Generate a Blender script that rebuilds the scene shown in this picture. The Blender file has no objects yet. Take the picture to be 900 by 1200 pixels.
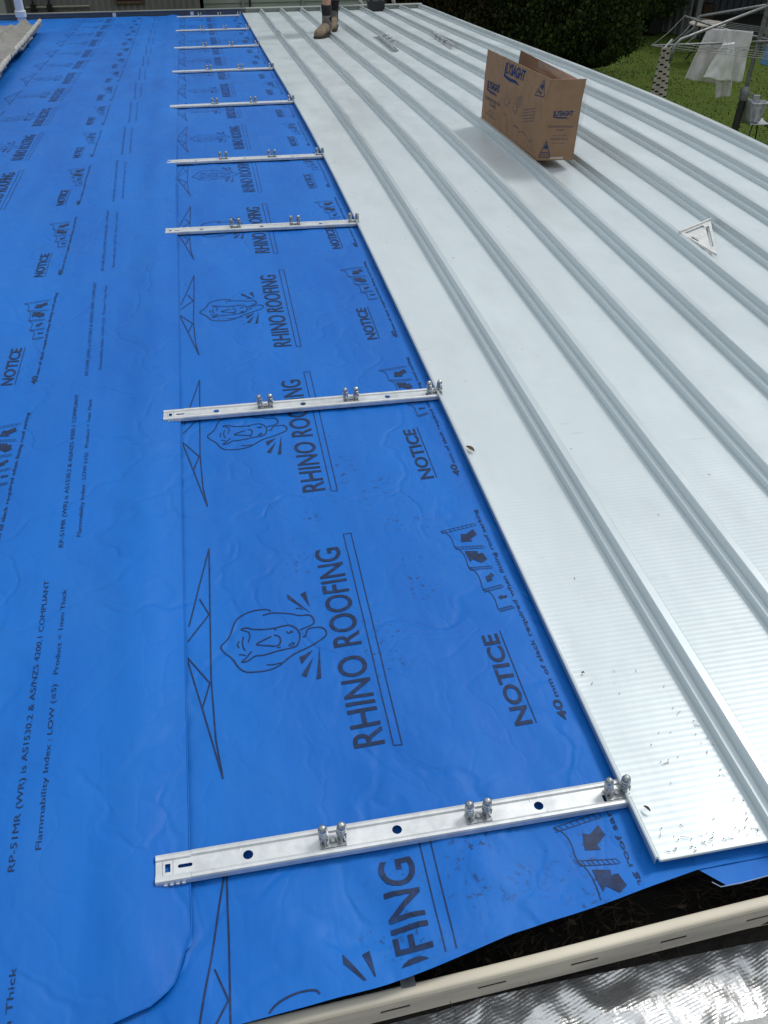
import bpy, bmesh, math, random
from mathutils import Vector, Matrix, noise
random.seed(7)
S = bpy.context.scene
COL = S.collection
RAD = math.radians

# ------------------------------------------------------------------ camera
RM = Matrix(((0.9823236801118415, 0.11059967145785188, -0.15102284649993875),
             (-0.1871348353889346, 0.5998539291709583, -0.7779176158450966),
             (0.004554215133827643, 0.7924285307405193, 0.609947770545099)))
CP = Vector((-0.078067, -0.797557, 1.267418))
FPX = 1052.197                     # focal length in pixels of a 900 x 1200 picture
cam_d = bpy.data.cameras.new('camera')
cam = bpy.data.objects.new('camera', cam_d); COL.objects.link(cam)
cam.matrix_world = Matrix.Translation(CP) @ RM.to_4x4()
cam_d.sensor_fit = 'VERTICAL'; cam_d.sensor_height = 36.0
cam_d.lens = FPX / 1200 * 36.0
cam_d.clip_start = 0.05; cam_d.clip_end = 400
S.camera = cam
S.render.resolution_x = 768; S.render.resolution_y = 1024

# ------------------------------------------------------------------ sky (overcast) and sun
W = bpy.data.worlds.new('World'); S.world = W; W.use_nodes = True
nt = W.node_tree; nt.nodes.clear()
out = nt.nodes.new('ShaderNodeOutputWorld'); bg = nt.nodes.new('ShaderNodeBackground')
sky = nt.nodes.new('ShaderNodeTexSky'); sky.sky_type = 'NISHITA'; sky.sun_disc = False
sky.sun_elevation = RAD(52); sky.sun_rotation = RAD(61)
# cloud cover: grey, brighter overhead than at the horizon, with slow unevenness
tc = nt.nodes.new('ShaderNodeTexCoord'); sep = nt.nodes.new('ShaderNodeSeparateXYZ')
nt.links.new(tc.outputs['Generated'], sep.inputs[0])
ramp = nt.nodes.new('ShaderNodeValToRGB')
for i_, (p_, c_) in enumerate(((0.0, (.45, .48, .5)), (.22, (2.0, 2.15, 2.25)), (.55, (6.6, 7.0, 7.3)), (.95, (8.6, 9.15, 9.5)))):
    e_ = ramp.color_ramp.elements[i_] if i_ < 2 else ramp.color_ramp.elements.new(p_)
    e_.position = p_; e_.color = (*c_, 1)
nt.links.new(sep.outputs['Z'], ramp.inputs[0])
cn = nt.nodes.new('ShaderNodeTexNoise'); cn.inputs['Scale'].default_value = 2.2; cn.inputs['Detail'].default_value = 5
nt.links.new(tc.outputs['Generated'], cn.inputs['Vector'])
mr = nt.nodes.new('ShaderNodeMapRange'); mr.inputs['From Min'].default_value = .3; mr.inputs['From Max'].default_value = .7
mr.inputs['To Min'].default_value = .72; mr.inputs['To Max'].default_value = 1.25
nt.links.new(cn.outputs['Fac'], mr.inputs['Value'])
mul = nt.nodes.new('ShaderNodeVectorMath'); mul.operation = 'SCALE'
nt.links.new(ramp.outputs['Color'], mul.inputs[0]); nt.links.new(mr.outputs['Result'], mul.inputs['Scale'])
mix = nt.nodes.new('ShaderNodeMixRGB'); mix.inputs['Fac'].default_value = .88
nt.links.new(sky.outputs['Color'], mix.inputs['Color1']); nt.links.new(mul.outputs['Vector'], mix.inputs['Color2'])
nt.links.new(mix.outputs['Color'], bg.inputs['Color']); bg.inputs['Strength'].default_value = 0.105
nt.links.new(bg.outputs['Background'], out.inputs['Surface'])
sl = bpy.data.lights.new('sun', 'SUN'); sl.energy = 1.6; sl.angle = RAD(16); sl.color = (1, .97, .92)
so = bpy.data.objects.new('sun', sl); COL.objects.link(so)
so.rotation_euler = Vector((.55, .30, .80)).to_track_quat('Z', 'Y').to_euler()
S.view_settings.view_transform = 'Standard'; S.view_settings.look = 'None'
S.view_settings.exposure = 0.0; S.view_settings.gamma = 1.0

# ------------------------------------------------------------------ surface of the roof, and pixel -> point
def surf(y):
    y = min(max(y, -.6), 12.0); t = max(0, y - 3)
    return (0.0028775 * y * y - 0.0019383774 * y ** 3 + 0.00011975532 * y ** 4) - .00788 * t ** 2 + .0025272 * t ** 3 - .00021272 * t ** 4
def bow(y, x=.47):
    return -.000275 * y + .0005301 * y * y + .00000402 * y ** 3 + (-.001095 * y + .0006327 * y * y) * (x - .47)
def ray(u, v): return RM @ Vector(((u - 450) / FPX, (600 - v) / FPX, -1))
def at_roof(u, v, h=0.0):
    d = ray(u, v); t = .2
    f = lambda t: (CP + t * d).z - h - surf((CP + t * d).y)
    while f(t) > 0 and t < 15: t += .05
    lo, hi = t - .05, t
    for _ in range(30):
        m = (lo + hi) / 2
        if f(m) > 0: lo = m
        else: hi = m
    return CP + lo * d
def at_y(u, v, y): d = ray(u, v); return CP + d * ((y - CP.y) / d.y)
def at_z(u, v, z): d = ray(u, v); return CP + d * ((z - CP.z) / d.z)

# ------------------------------------------------------------------ materials
def mat(name, col, rough=.6, metal=0.0, spec=.5):
    m = bpy.data.materials.new(name); m.use_nodes = True
    b = m.node_tree.nodes['Principled BSDF']
    b.inputs['Base Color'].default_value = (*col, 1); b.inputs['Roughness'].default_value = rough
    b.inputs['Metallic'].default_value = metal; b.inputs['Specular IOR Level'].default_value = spec
    return m
def N(m, t, **kw):
    n = m.node_tree.nodes.new(t)
    for k, v in kw.items():
        if k in n.inputs: n.inputs[k].default_value = v
        else: setattr(n, k, v)
    return n
def L(m, a, b): m.node_tree.links.new(a, b)
def BS(m): return m.node_tree.nodes['Principled BSDF']
def coords(m, scale=(1, 1, 1)):
    t = N(m, 'ShaderNodeTexCoord'); mp = N(m, 'ShaderNodeMapping'); mp.inputs['Scale'].default_value = scale
    L(m, t.outputs['Object'], mp.inputs['Vector']); return mp.outputs['Vector']
def vary(m, c1, c2, scale, detail=6, vec=(1, 1, 1), lo=.35, hi=.65, chain=None, rough=.6):
    n = N(m, 'ShaderNodeTexNoise', Scale=scale, Detail=detail, Roughness=rough); L(m, coords(m, vec), n.inputs['Vector'])
    r = N(m, 'ShaderNodeMapRange'); r.inputs['From Min'].default_value = lo; r.inputs['From Max'].default_value = hi
    L(m, n.outputs['Fac'], r.inputs['Value'])
    x = N(m, 'ShaderNodeMixRGB'); x.inputs['Color1'].default_value = (*c1, 1); x.inputs['Color2'].default_value = (*c2, 1)
    L(m, r.outputs['Result'], x.inputs['Fac'])
    if chain is not None: L(m, chain, x.inputs['Color1'])
    L(m, x.outputs['Color'], BS(m).inputs['Base Color']); return x.outputs['Color']
def bump(m, height, strength=.3, dist=.01, prev=None):
    b = N(m, 'ShaderNodeBump'); b.inputs['Strength'].default_value = strength; b.inputs['Distance'].default_value = dist
    L(m, height, b.inputs['Height'])
    if prev is not None: L(m, prev, b.inputs['Normal'])
    L(m, b.outputs['Normal'], BS(m).inputs['Normal']); return b.outputs['Normal']
def nbump(m, scale, strength=.3, dist=.01, detail=5, vec=(1, 1, 1), prev=None):
    n = N(m, 'ShaderNodeTexNoise', Scale=scale, Detail=detail); L(m, coords(m, vec), n.inputs['Vector'])
    return bump(m, n.outputs['Fac'], strength, dist, prev)
def rvary(m, scale, a, b, vec=(1, 1, 1)):
    n = N(m, 'ShaderNodeTexNoise', Scale=scale, Detail=5); L(m, coords(m, vec), n.inputs['Vector'])
    r = N(m, 'ShaderNodeMapRange'); r.inputs['From Min'].default_value = .3; r.inputs['From Max'].default_value = .7
    r.inputs['To Min'].default_value = a; r.inputs['To Max'].default_value = b
    L(m, n.outputs['Fac'], r.inputs['Value']); L(m, r.outputs['Result'], BS(m).inputs['Roughness'])

# woven blue underlay
def underlay_mat(name, scuffs):
    m = mat(name, (.008, .105, .46), .55, 0, .28)
    c = vary(m, (.001, .108, .46), (.004, .155, .58), 2.2, 5, (1.4, .35, 1), .3, .7)
    c = vary(m, (0, 0, 0), (.008, .148, .53), 30, 4, (1, .06, 1), .5, .95, chain=c)        # faint streaks along the roll
    if scuffs:                                                                           # boot-print smudges
        t = N(m, 'ShaderNodeTexCoord'); acc = None
        for (x, y, r) in scuffs:
            d = N(m, 'ShaderNodeVectorMath'); d.operation = 'DISTANCE'; d.inputs[1].default_value = (x, y, 0)
            fl = N(m, 'ShaderNodeVectorMath'); fl.operation = 'MULTIPLY'; fl.inputs[1].default_value = (1, .8, 0)
            L(m, t.outputs['Object'], fl.inputs[0]); d.inputs[1].default_value = (x, y * .8, 0)
            L(m, fl.outputs['Vector'], d.inputs[0])
            q = N(m, 'ShaderNodeMapRange'); q.inputs['From Min'].default_value = r; q.inputs['From Max'].default_value = r * .25
            L(m, d.outputs['Value'], q.inputs['Value'])
            if acc is None: acc = q.outputs['Result']
            else:
                a = N(m, 'ShaderNodeMath'); a.operation = 'MAXIMUM'; L(m, acc, a.inputs[0]); L(m, q.outputs['Result'], a.inputs[1]); acc = a.outputs[0]
        n = N(m, 'ShaderNodeTexNoise', Scale=95, Detail=3, Roughness=.6); L(m, t.outputs['Object'], n.inputs['Vector'])
        r2 = N(m, 'ShaderNodeMapRange'); r2.inputs['From Min'].default_value = .57; r2.inputs['From Max'].default_value = .64
        L(m, n.outputs['Fac'], r2.inputs['Value'])
        n3 = N(m, 'ShaderNodeTexNoise', Scale=14, Detail=3); L(m, t.outputs['Object'], n3.inputs['Vector'])
        r3 = N(m, 'ShaderNodeMapRange'); r3.inputs['From Min'].default_value = .42; r3.inputs['From Max'].default_value = .6
        L(m, n3.outputs['Fac'], r3.inputs['Value'])
        k = N(m, 'ShaderNodeMath'); k.operation = 'MULTIPLY'; L(m, acc, k.inputs[0]); L(m, r2.outputs['Result'], k.inputs[1])
        k2 = N(m, 'ShaderNodeMath'); k2.operation = 'MULTIPLY'; L(m, k.outputs[0], k2.inputs[0]); L(m, r3.outputs['Result'], k2.inputs[1])
        k3 = N(m, 'ShaderNodeMath'); k3.operation = 'MULTIPLY'; L(m, k2.outputs[0], k3.inputs[0]); k3.inputs[1].default_value = .9
        x = N(m, 'ShaderNodeMixRGB'); x.inputs['Color2'].default_value = (.012, .03, .09, 1)
        L(m, k3.outputs[0], x.inputs['Fac']); L(m, c, x.inputs['Color1']); L(m, x.outputs['Color'], BS(m).inputs['Base Color'])
    # weave
    w1 = N(m, 'ShaderNodeTexWave', Scale=210); w1.bands_direction = 'Y'; L(m, coords(m), w1.inputs['Vector'])
    b1 = bump(m, w1.outputs['Fac'], .20, .001)
    b2 = nbump(m, 26, .30, .006, 5, (1, .45, 1), b1)
    # sharp creases: edges of big distorted cells, and short crinkles
    vo = N(m, 'ShaderNodeTexVoronoi', Scale=3.2); vo.feature = 'DISTANCE_TO_EDGE'
    dn = N(m, 'ShaderNodeTexNoise', Scale=3.0, Detail=3); L(m, coords(m), dn.inputs['Vector'])
    ad = N(m, 'ShaderNodeVectorMath'); ad.operation = 'MULTIPLY_ADD'; ad.inputs[1].default_value = (.5, .5, .5)
    L(m, dn.outputs['Color'], ad.inputs[0]); L(m, coords(m, (1, .6, 1)), ad.inputs[2]); L(m, ad.outputs['Vector'], vo.inputs['Vector'])
    q = N(m, 'ShaderNodeMapRange'); q.inputs['From Max'].default_value = .045; q.interpolation_type = 'SMOOTHSTEP'; L(m, vo.outputs['Distance'], q.inputs['Value'])
    b3 = bump(m, q.outputs['Result'], .42, .0035, b2)
    vo2 = N(m, 'ShaderNodeTexVoronoi', Scale=11); vo2.feature = 'DISTANCE_TO_EDGE'; L(m, ad.outputs['Vector'], vo2.inputs['Vector'])
    q2 = N(m, 'ShaderNodeMapRange'); q2.inputs['From Max'].default_value = .10; L(m, vo2.outputs['Distance'], q2.inputs['Value'])
    bump(m, q2.outputs['Result'], .20, .0022, b3)
    rvary(m, 9, .42, .60)
    # paler blue in broad smears
    src = BS(m).inputs['Base Color'].links[0].from_socket
    vary(m, (0, 0, 0), (.016, .155, .52), 5.5, 7, (1, .5, 1), .48, .95, chain=src, rough=.7)
    return m
M = {}
M['blue_b'] = underlay_mat('blue woven underlay scuffed', [(.04, .84, .09), (.15, .40, .10), (.10, .52, .09), (.02, .70, .07), (.27, .60, .08), (.2, .95, .12), (.30, .80, .09), (.12, 1.1, .1),
                                             (.22, -.08, .12), (.06, -.14, .10), (.03, 1.95, .2), (.36, -.12, .1)])
M['blue_a'] = underlay_mat('blue woven underlay', [])
M['ink'] = mat('charcoal ink', (.009, .026, .085), .55, 0, .3)
vary(M['ink'], (.007, .02, .066), (.012, .048, .17), 60, 4, (1, 1, 1), .45, .8)
M['inkthin'] = mat('distance softened ink', (.010, .052, .20), .6, 0, .3)  # paler ink on far repeats, standing in for blur at distance

def steel(name, flutes, base=(.61, .675, .70)):
    m = mat(name, base, .40, .20 if flutes else .50, .4)
    c = vary(m, tuple(b * .96 for b in base), tuple(min(1, b * 1.03) for b in base), 3.0, 6, (1, .25, 1), .3, .7)
    # scattered scuffs and grime
    if flutes: c = vary(m, (0, 0, 0), (.36, .37, .36), 26, 8, (1, .8, 1), .66, .80, chain=c, rough=.75)
    if flutes: c = vary(m, (0, 0, 0), tuple(b * (.92 if flutes else .95) for b in base), 7, 7, (1, .5, 1), .50, .74, chain=c, rough=.7)
    if flutes: c = vary(m, (0, 0, 0), tuple(b * .72 for b in base), 60, 5, (.12, 1, 1), .68, .80, chain=c, rough=.6)
    n = N(m, 'ShaderNodeTexNoise', Scale=4.5, Detail=6, Roughness=.7); L(m, coords(m, (1, .5, 1)), n.inputs['Vector'])
    r = N(m, 'ShaderNodeMapRange'); r.inputs['From Min'].default_value = .35; r.inputs['From Max'].default_value = .7
    r.inputs['To Min'].default_value = .28; r.inputs['To Max'].default_value = .44
    L(m, n.outputs['Fac'], r.inputs['Value']); L(m, r.outputs['Result'], BS(m).inputs['Roughness'])
    if flutes: b0 = nbump(m, 5, .10, .02, 3, (1.5, .7, 1))
    if flutes:
        w = N(m, 'ShaderNodeTexWave', Scale=1.0); w.bands_direction = 'Y'; w.wave_profile = 'SIN'
        w.inputs['Scale'].default_value = 1 / .0125 / 3.1831   # blender bands: 20*scale/2pi per unit
        w.inputs['Distortion'].default_value = 0.0
        L(m, coords(m), w.inputs['Vector']); bump(m, w.outputs['Fac'], .06, .002, b0)
    return m
M['pan'] = steel('coated steel pan', True)
M['steel'] = steel('coated steel', False)
M['galv'] = mat('bright galvanised steel', (.66, .68, .69), .38, .55); vary(M['galv'], (.58, .60, .61), (.72, .74, .75), 40, 5); rvary(M['galv'], 30, .3, .5)
M['clip'] = mat('dull galvanised clip steel', (.42, .44, .45), .34, .8); vary(M['clip'], (.30, .32, .33), (.52, .54, .55), 120, 4)
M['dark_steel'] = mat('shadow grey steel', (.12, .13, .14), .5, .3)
M['void'] = mat('dark timber and passage shade', (.02, .018, .015), .9)  # also colours the panel that stands in for passage shade
M['cream'] = mat('cream painted steel', (.60, .52, .38), .5)
c = vary(M['cream'], (.66, .60, .48), (.54, .49, .39), 12, 6, (.3, 1, 1), .35, .7)
vary(M['cream'], (0, 0, 0), (.16, .14, .11), 70, 6, (1, 1, 1), .66, .8, chain=c, rough=.8)
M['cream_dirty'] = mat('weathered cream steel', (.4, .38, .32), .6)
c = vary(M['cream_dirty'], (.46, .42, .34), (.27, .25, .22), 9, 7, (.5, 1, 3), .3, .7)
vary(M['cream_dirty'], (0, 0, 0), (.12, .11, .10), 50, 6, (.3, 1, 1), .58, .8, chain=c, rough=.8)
M['foil'] = mat('silver foil', (.78, .78, .78), .2, .72)
f = M['foil']
w = N(f, 'ShaderNodeTexWave', Scale=62); w.bands_direction = 'Y'; w.inputs['Distortion'].default_value = .5; w.inputs['Detail'].default_value = 2
mp = N(f, 'ShaderNodeMapping'); mp.inputs['Rotation'].default_value = (0, 0, RAD(-14)); tcf = N(f, 'ShaderNodeTexCoord'); L(f, tcf.outputs['Object'], mp.inputs['Vector'])
L(f, mp.outputs['Vector'], w.inputs['Vector']); b1 = bump(f, w.outputs['Fac'], .17, .002)
w2 = N(f, 'ShaderNodeTexWave', Scale=36); w2.bands_direction = 'X'; w2.inputs['Distortion'].default_value = .4
L(f, mp.outputs['Vector'], w2.inputs['Vector']); b2 = bump(f, w2.outputs['Fac'], .05, .003, b1)
b3 = nbump(f, 7, .30, .04, 3, (1, 1, 1), b2); nbump(f, 42, .35, .012, 6, (1, 1, 1), b3); rvary(f, 12, .24, .42)
vf = N(f, 'ShaderNodeTexVoronoi', Scale=9); L(f, coords(f, (1, 1.5, 1)), vf.inputs['Vector'])
bump(f, vf.outputs['Distance'], .35, .02, BS(f).inputs['Normal'].links[0].from_socket)
c = vary(f, (.80, .80, .80), (.50, .46, .42), 16, 7, (1, 1, 1), .54, .80)
vary(f, (0, 0, 0), (.30, .26, .22), 130, 4, (.35, 1, 1), .56, .8, chain=c)
M['card'] = mat('brown cardboard', (.30, .185, .115), .85, 0, .15)
vary(M['card'], (.33, .205, .13), (.27, .165, .10), 16, 5, (1, 1, 1), .3, .7)
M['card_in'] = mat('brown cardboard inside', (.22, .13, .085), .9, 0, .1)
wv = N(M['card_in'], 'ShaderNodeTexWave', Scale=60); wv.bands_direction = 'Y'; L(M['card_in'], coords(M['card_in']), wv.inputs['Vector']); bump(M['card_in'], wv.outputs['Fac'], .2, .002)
M['blueink'] = mat('blue print', (.016, .05, .14), .8, 0, .1)
M['greyink'] = mat('grey blue print', (.10, .10, .13), .8, 0, .1)
M['tape'] = mat('clear packing tape', (.48, .38, .30), .25)
M['film'] = mat('clear plastic film', (.8, .82, .83), .15); BS(M['film']).inputs['Alpha'].default_value = .16
M['grass'] = mat('lawn', (.05, .10, .015), .95, 0, .1)
c = vary(M['grass'], (.052, .086, .012), (.082, .114, .018), 1.1, 8, (1, 1, 1), .3, .7)
c = vary(M['grass'], (0, 0, 0), (.040, .064, .010), 6, 8, (1, 1, 1), .40, .90, chain=c, rough=.8)
nbump(M['grass'], 24, .5, .04, 8)
def leafmat(name, a, b):
    m = mat(name, a, .7, 0, .2)
    g = N(m, 'ShaderNodeNewGeometry'); x = N(m, 'ShaderNodeMixRGB')
    x.inputs['Color1'].default_value = (*a, 1); x.inputs['Color2'].default_value = (*b, 1)
    L(m, g.outputs['Random Per Island'], x.inputs['Fac']); L(m, x.outputs['Color'], BS(m).inputs['Base Color'])
    return m
M['leaf'] = leafmat('dark conifer foliage', (.020, .036, .011), (.080, .108, .028))
M['leaf2'] = leafmat('brownish hedge foliage', (.030, .030, .014), (.078, .064, .032))
M['bark'] = mat('bark', (.06, .045, .035), .9); nbump(M['bark'], 20, .8, .03, 6, (1, 1, .2))
M['shed'] = mat('grey green cladding', (.19, .195, .175), .6); vary(M['shed'], (.205, .21, .19), (.16, .165, .15), 3, 6, (1, 1, .3)); nbump(M['shed'], 4, .1, .02)
M['panel'] = mat('pale grey green sheet', (.32, .35, .32), .6); vary(M['panel'], (.34, .37, .34), (.28, .31, .28), 2, 5)
M['wboard'] = mat('pale green weatherboard', (.36, .42, .36), .6); vary(M['wboard'], (.37, .43, .37), (.31, .37, .31), 3, 5)
M['flash'] = mat('slate grey flashing', (.085, .10, .12), .45, .2); vary(M['flash'], (.075, .09, .11), (.12, .135, .15), 5, 6, (.3, 1, 1))
M['white'] = mat('white pvc', (.70, .72, .73), .4)
M['oldsteel'] = mat('weathered lichen covered sheet', (.32, .30, .27), .95, 0, .1)
c = vary(M['oldsteel'], (.20, .195, .185), (.29, .285, .27), 6, 7, (1, .5, 1), .3, .7)
vary(M['oldsteel'], (0, 0, 0), (.17, .155, .14), 22, 8, (1, .6, 1), .52, .80, chain=c, rough=.75); nbump(M['oldsteel'], 40, .3, .005, 6)
M['oldedge'] = mat('pale broken sheet edge', (.55, .53, .46), .9); vary(M['oldedge'], (.46, .45, .41), (.27, .26, .24), 30, 6); nbump(M['oldedge'], 60, .5, .01)
M['dark'] = mat('dark opening', (.012, .012, .013), .8)
M['black'] = mat('black plastic', (.012, .013, .015), .45)
M['shedsteel'] = mat('pale ribbed shed steel', (.30, .31, .32), .5, .2); vary(M['shedsteel'], (.36, .37, .38), (.25, .26, .27), 4, 5, (1, 1, .3))
M['galvold'] = mat('old galvanised tube', (.26, .27, .28), .5, .6); vary(M['galvold'], (.30, .31, .32), (.17, .17, .17), 25, 5)
M['pole'] = mat('dark weathered pole', (.045, .048, .045), .6, .3)
M['towel'] = mat('off white towelling', (.55, .53, .53), .95, 0, .1); vary(M['towel'], (.82, .80, .80), (.68, .66, .67), 7, 5); nbump(M['towel'], 60, .5, .01)
M['towel2'] = mat('white quilted cloth', (.86, .85, .86), .9, 0, .1); nbump(M['towel2'], 50, .4, .01)
M['pattern'] = mat('cream cloth with dark dashes', (.5, .46, .40), .95, 0, .1)
m = M['pattern']
tc_ = N(m, 'ShaderNodeTexCoord'); sp = N(m, 'ShaderNodeSeparateXYZ'); L(m, tc_.outputs['Object'], sp.inputs[0])
def mth(op, a, b=None, c=None):
    n = N(m, 'ShaderNodeMath'); n.operation = op
    for i, q in enumerate((a, b, c)):
        if q is None: continue
        if isinstance(q, (int, float)): n.inputs[i].default_value = q
        else: L(m, q, n.inputs[i])
    return n.outputs[0]
xc = mth('DIVIDE', sp.outputs['X'], .058); col_ = mth('FLOOR', xc); zz_ = mth('ADD', mth('DIVIDE', sp.outputs['Z'], .082), mth('MULTIPLY', col_, .37))
dash = mth('MULTIPLY', mth('LESS_THAN', mth('FRACT', zz_), .26), mth('LESS_THAN', mth('FRACT', xc), .80))
x_ = N(m, 'ShaderNodeMixRGB'); x_.inputs['Color1'].default_value = (.47, .43, .37, 1); x_.inputs['Color2'].default_value = (.012, .011, .014, 1)
L(m, dash, x_.inputs['Fac']); L(m, x_.outputs['Color'], BS(m).inputs['Base Color'])
M['bluecloth'] = mat('light blue cloth', (.12, .26, .48), .9)
M['chairseat'] = mat('pale grey plastic', (.42, .45, .48), .4); vary(M['chairseat'], (.45, .48, .51), (.33, .35, .37), 8, 5)
M['bucket'] = mat('scuffed white plastic', (.5, .5, .54), .5); vary(M['bucket'], (.58, .58, .62), (.16, .15, .17), 9, 6, (1, 1, .6), .45, .65)
M['skin'] = mat('skin', (.42, .235, .165), .55, 0, .4); vary(M['skin'], (.46, .26, .185), (.37, .195, .135), 18, 4)
BS(M['skin']).inputs['Subsurface Weight'].default_value = .08
M['boot'] = mat('tan suede boot', (.20, .145, .095), .85); vary(M['boot'], (.24, .175, .115), (.13, .095, .065), 22, 6); nbump(M['boot'], 60, .5, .006)
M['boot_grey'] = mat('grey boot collar', (.11, .10, .095), .85); nbump(M['boot_grey'], 60, .5, .006)
M['sole'] = mat('dark rubber sole', (.03, .026, .022), .8)
M['sock'] = mat('black knitted sock', (.010, .010, .012), .95); nbump(M['sock'], 90, .5, .006)
M['navy'] = mat('navy work cloth', (.02, .03, .06), .9); nbump(M['navy'], 20, .4, .02)
M['hivis'] = mat('orange work shirt', (.65, .16, .03), .85); nbump(M['hivis'], 12, .4, .03)
M['hair'] = mat('brown hair', (.05, .03, .02), .8)
M['wood'] = mat('brown timber', (.13, .075, .045), .8); vary(M['wood'], (.15, .09, .055), (.09, .05, .03), 5, 6, (1, 1, .1))
M['twig'] = leafmat('dry twigs', (.035, .022, .012), (.13, .095, .06))
M['dead'] = leafmat('dead leaves', (.015, .010, .007), (.11, .085, .06))
M['litter'] = mat('gutter dirt and slot shade', (.012, .009, .007), .95); nbump(M['litter'], 40, 1, .02)  # also colours the slot backing, in place of shade
M['alu'] = mat('worn aluminium', (.66, .66, .65), .45, .35); vary(M['alu'], (.72, .72, .71), (.52, .52, .51), 35, 6)
M['brick'] = mat('tan brick', (.32, .22, .16), .9)
M['trestle'] = mat('pale aluminium ladder', (.55, .55, .54), .45, .5)
M['glass'] = mat('dark window glass', (.02, .022, .024), .1)

# ------------------------------------------------------------------ builders
def setp(o, label=None, cat=None, group=None, kind=None):
    if label: o['label'] = label
    if cat: o['category'] = cat
    if group: o['group'] = group
    if kind: o['kind'] = kind
    return o
def thing(name, label, cat, loc=(0, 0, 0), group=None, rot=None):
    o = bpy.data.objects.new(name, None); COL.objects.link(o); o.location = loc; o.empty_display_size = .1
    if rot: o.rotation_euler = rot
    return setp(o, label, cat, group)
class MB:
    def __init__(s): s.v = []; s.f = []; s.mi = []
    def add(s, vs, fs, mi=0):
        n = len(s.v); s.v += [tuple(v) for v in vs]
        for f in fs: s.f.append(tuple(i + n for i in f)); s.mi.append(mi)
        return s
    def box(s, a, b, mi=0):
        (x0, y0, z0), (x1, y1, z1) = a, b
        return s.add([(x0, y0, z0), (x1, y0, z0), (x1, y1, z0), (x0, y1, z0), (x0, y0, z1), (x1, y0, z1), (x1, y1, z1), (x0, y1, z1)],
                     [(0, 3, 2, 1), (4, 5, 6, 7), (0, 1, 5, 4), (1, 2, 6, 5), (2, 3, 7, 6), (3, 0, 4, 7)], mi)
    def quad(s, a, b, c, d, mi=0): return s.add([a, b, c, d], [(0, 1, 2, 3)], mi)
    def tube(s, pts, r, n=8, mi=0, cap=True):
        pts = [Vector(p) for p in pts]; rs = r if isinstance(r, (list, tuple)) else [r] * len(pts)
        vs = []; fs = []; up = None
        for i, p in enumerate(pts):
            d = (pts[min(i + 1, len(pts) - 1)] - pts[max(i - 1, 0)]).normalized()
            if up is None: up = Vector((0, 0, 1)) if abs(d.z) < .9 else Vector((1, 0, 0))
            a = d.cross(up).normalized(); b = a.cross(d).normalized(); up = b
            for k in range(n):
                t = 2 * math.pi * k / n; vs.append(p + rs[i] * (math.cos(t) * a + math.sin(t) * b))
        for i in range(len(pts) - 1):
            for k in range(n):
                k2 = (k + 1) % n; fs.append((i * n + k, i * n + k2, (i + 1) * n + k2, (i + 1) * n + k))
        if cap: fs.append(tuple(range(n))[::-1]); fs.append(tuple((len(pts) - 1) * n + k for k in range(n)))
        return s.add(vs, fs, mi)
    def lathe(s, prof, c=(0, 0, 0), n=16, mi=0, axis=None):
        c = Vector(c); vs = []; fs = []
        q = Vector((0, 0, 1)).rotation_difference(Vector(axis)) if axis is not None else None
        for (r, z) in prof:
            for k in range(n):
                t = 2 * math.pi * k / n; v = Vector((r * math.cos(t), r * math.sin(t), z))
                if q: v = q @ v
                vs.append(c + v)
        for i in range(len(prof) - 1):
            for k in range(n):
                k2 = (k + 1) % n; fs.append((i * n + k, i * n + k2, (i + 1) * n + k2, (i + 1) * n + k))
        fs.append(tuple(range(n))[::-1]); fs.append(tuple((len(prof) - 1) * n + k for k in range(n)))
        return s.add(vs, fs, mi)
    def loft(s, rings, mi=0, cap=True):
        n = len(rings[0]); vs = [v for r in rings for v in r]; fs = []
        for i in range(len(rings) - 1):
            for k in range(n):
                k2 = (k + 1) % n; fs.append((i * n + k, i * n + k2, (i + 1) * n + k2, (i + 1) * n + k))
        if cap: fs.append(tuple(range(n))[::-1]); fs.append(tuple((len(rings) - 1) * n + k for k in range(n)))
        return s.add(vs, fs, mi)
    def build(s, name, mats, parent=None, smooth=False, local=False, angle=None):
        me = bpy.data.meshes.new(name)
        off = Vector((0, 0, 0))
        if parent is not None and not local:
            p = parent
            while p is not None: off += p.location; p = p.parent
        me.from_pydata([tuple(Vector(v) - off) for v in s.v], [], s.f)
        if not isinstance(mats, (list, tuple)): mats = [mats]
        for m in mats: me.materials.append(m)
        me.polygons.foreach_set('material_index', s.mi)
        if smooth: me.polygons.foreach_set('use_smooth', [True] * len(me.polygons))
        me.update()
        if angle: me.set_sharp_from_angle(angle=RAD(angle))
        o = bpy.data.objects.new(name, me); COL.objects.link(o)
        if parent is not None: o.parent = parent
        return o
def fixn(o):
    bm = bmesh.new(); bm.from_mesh(o.data); bmesh.ops.recalc_face_normals(bm, faces=bm.faces); bm.to_mesh(o.data); bm.free(); return o
def solid(o, t, offset=-1):
    md = o.modifiers.new('t', 'SOLIDIFY'); md.thickness = t; md.offset = offset; return o
def copy_tree(o, parent=None):
    c = o.copy(); COL.objects.link(c); c.parent = parent
    for ch in list(o.children): copy_tree(ch, c)
    return c

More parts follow.
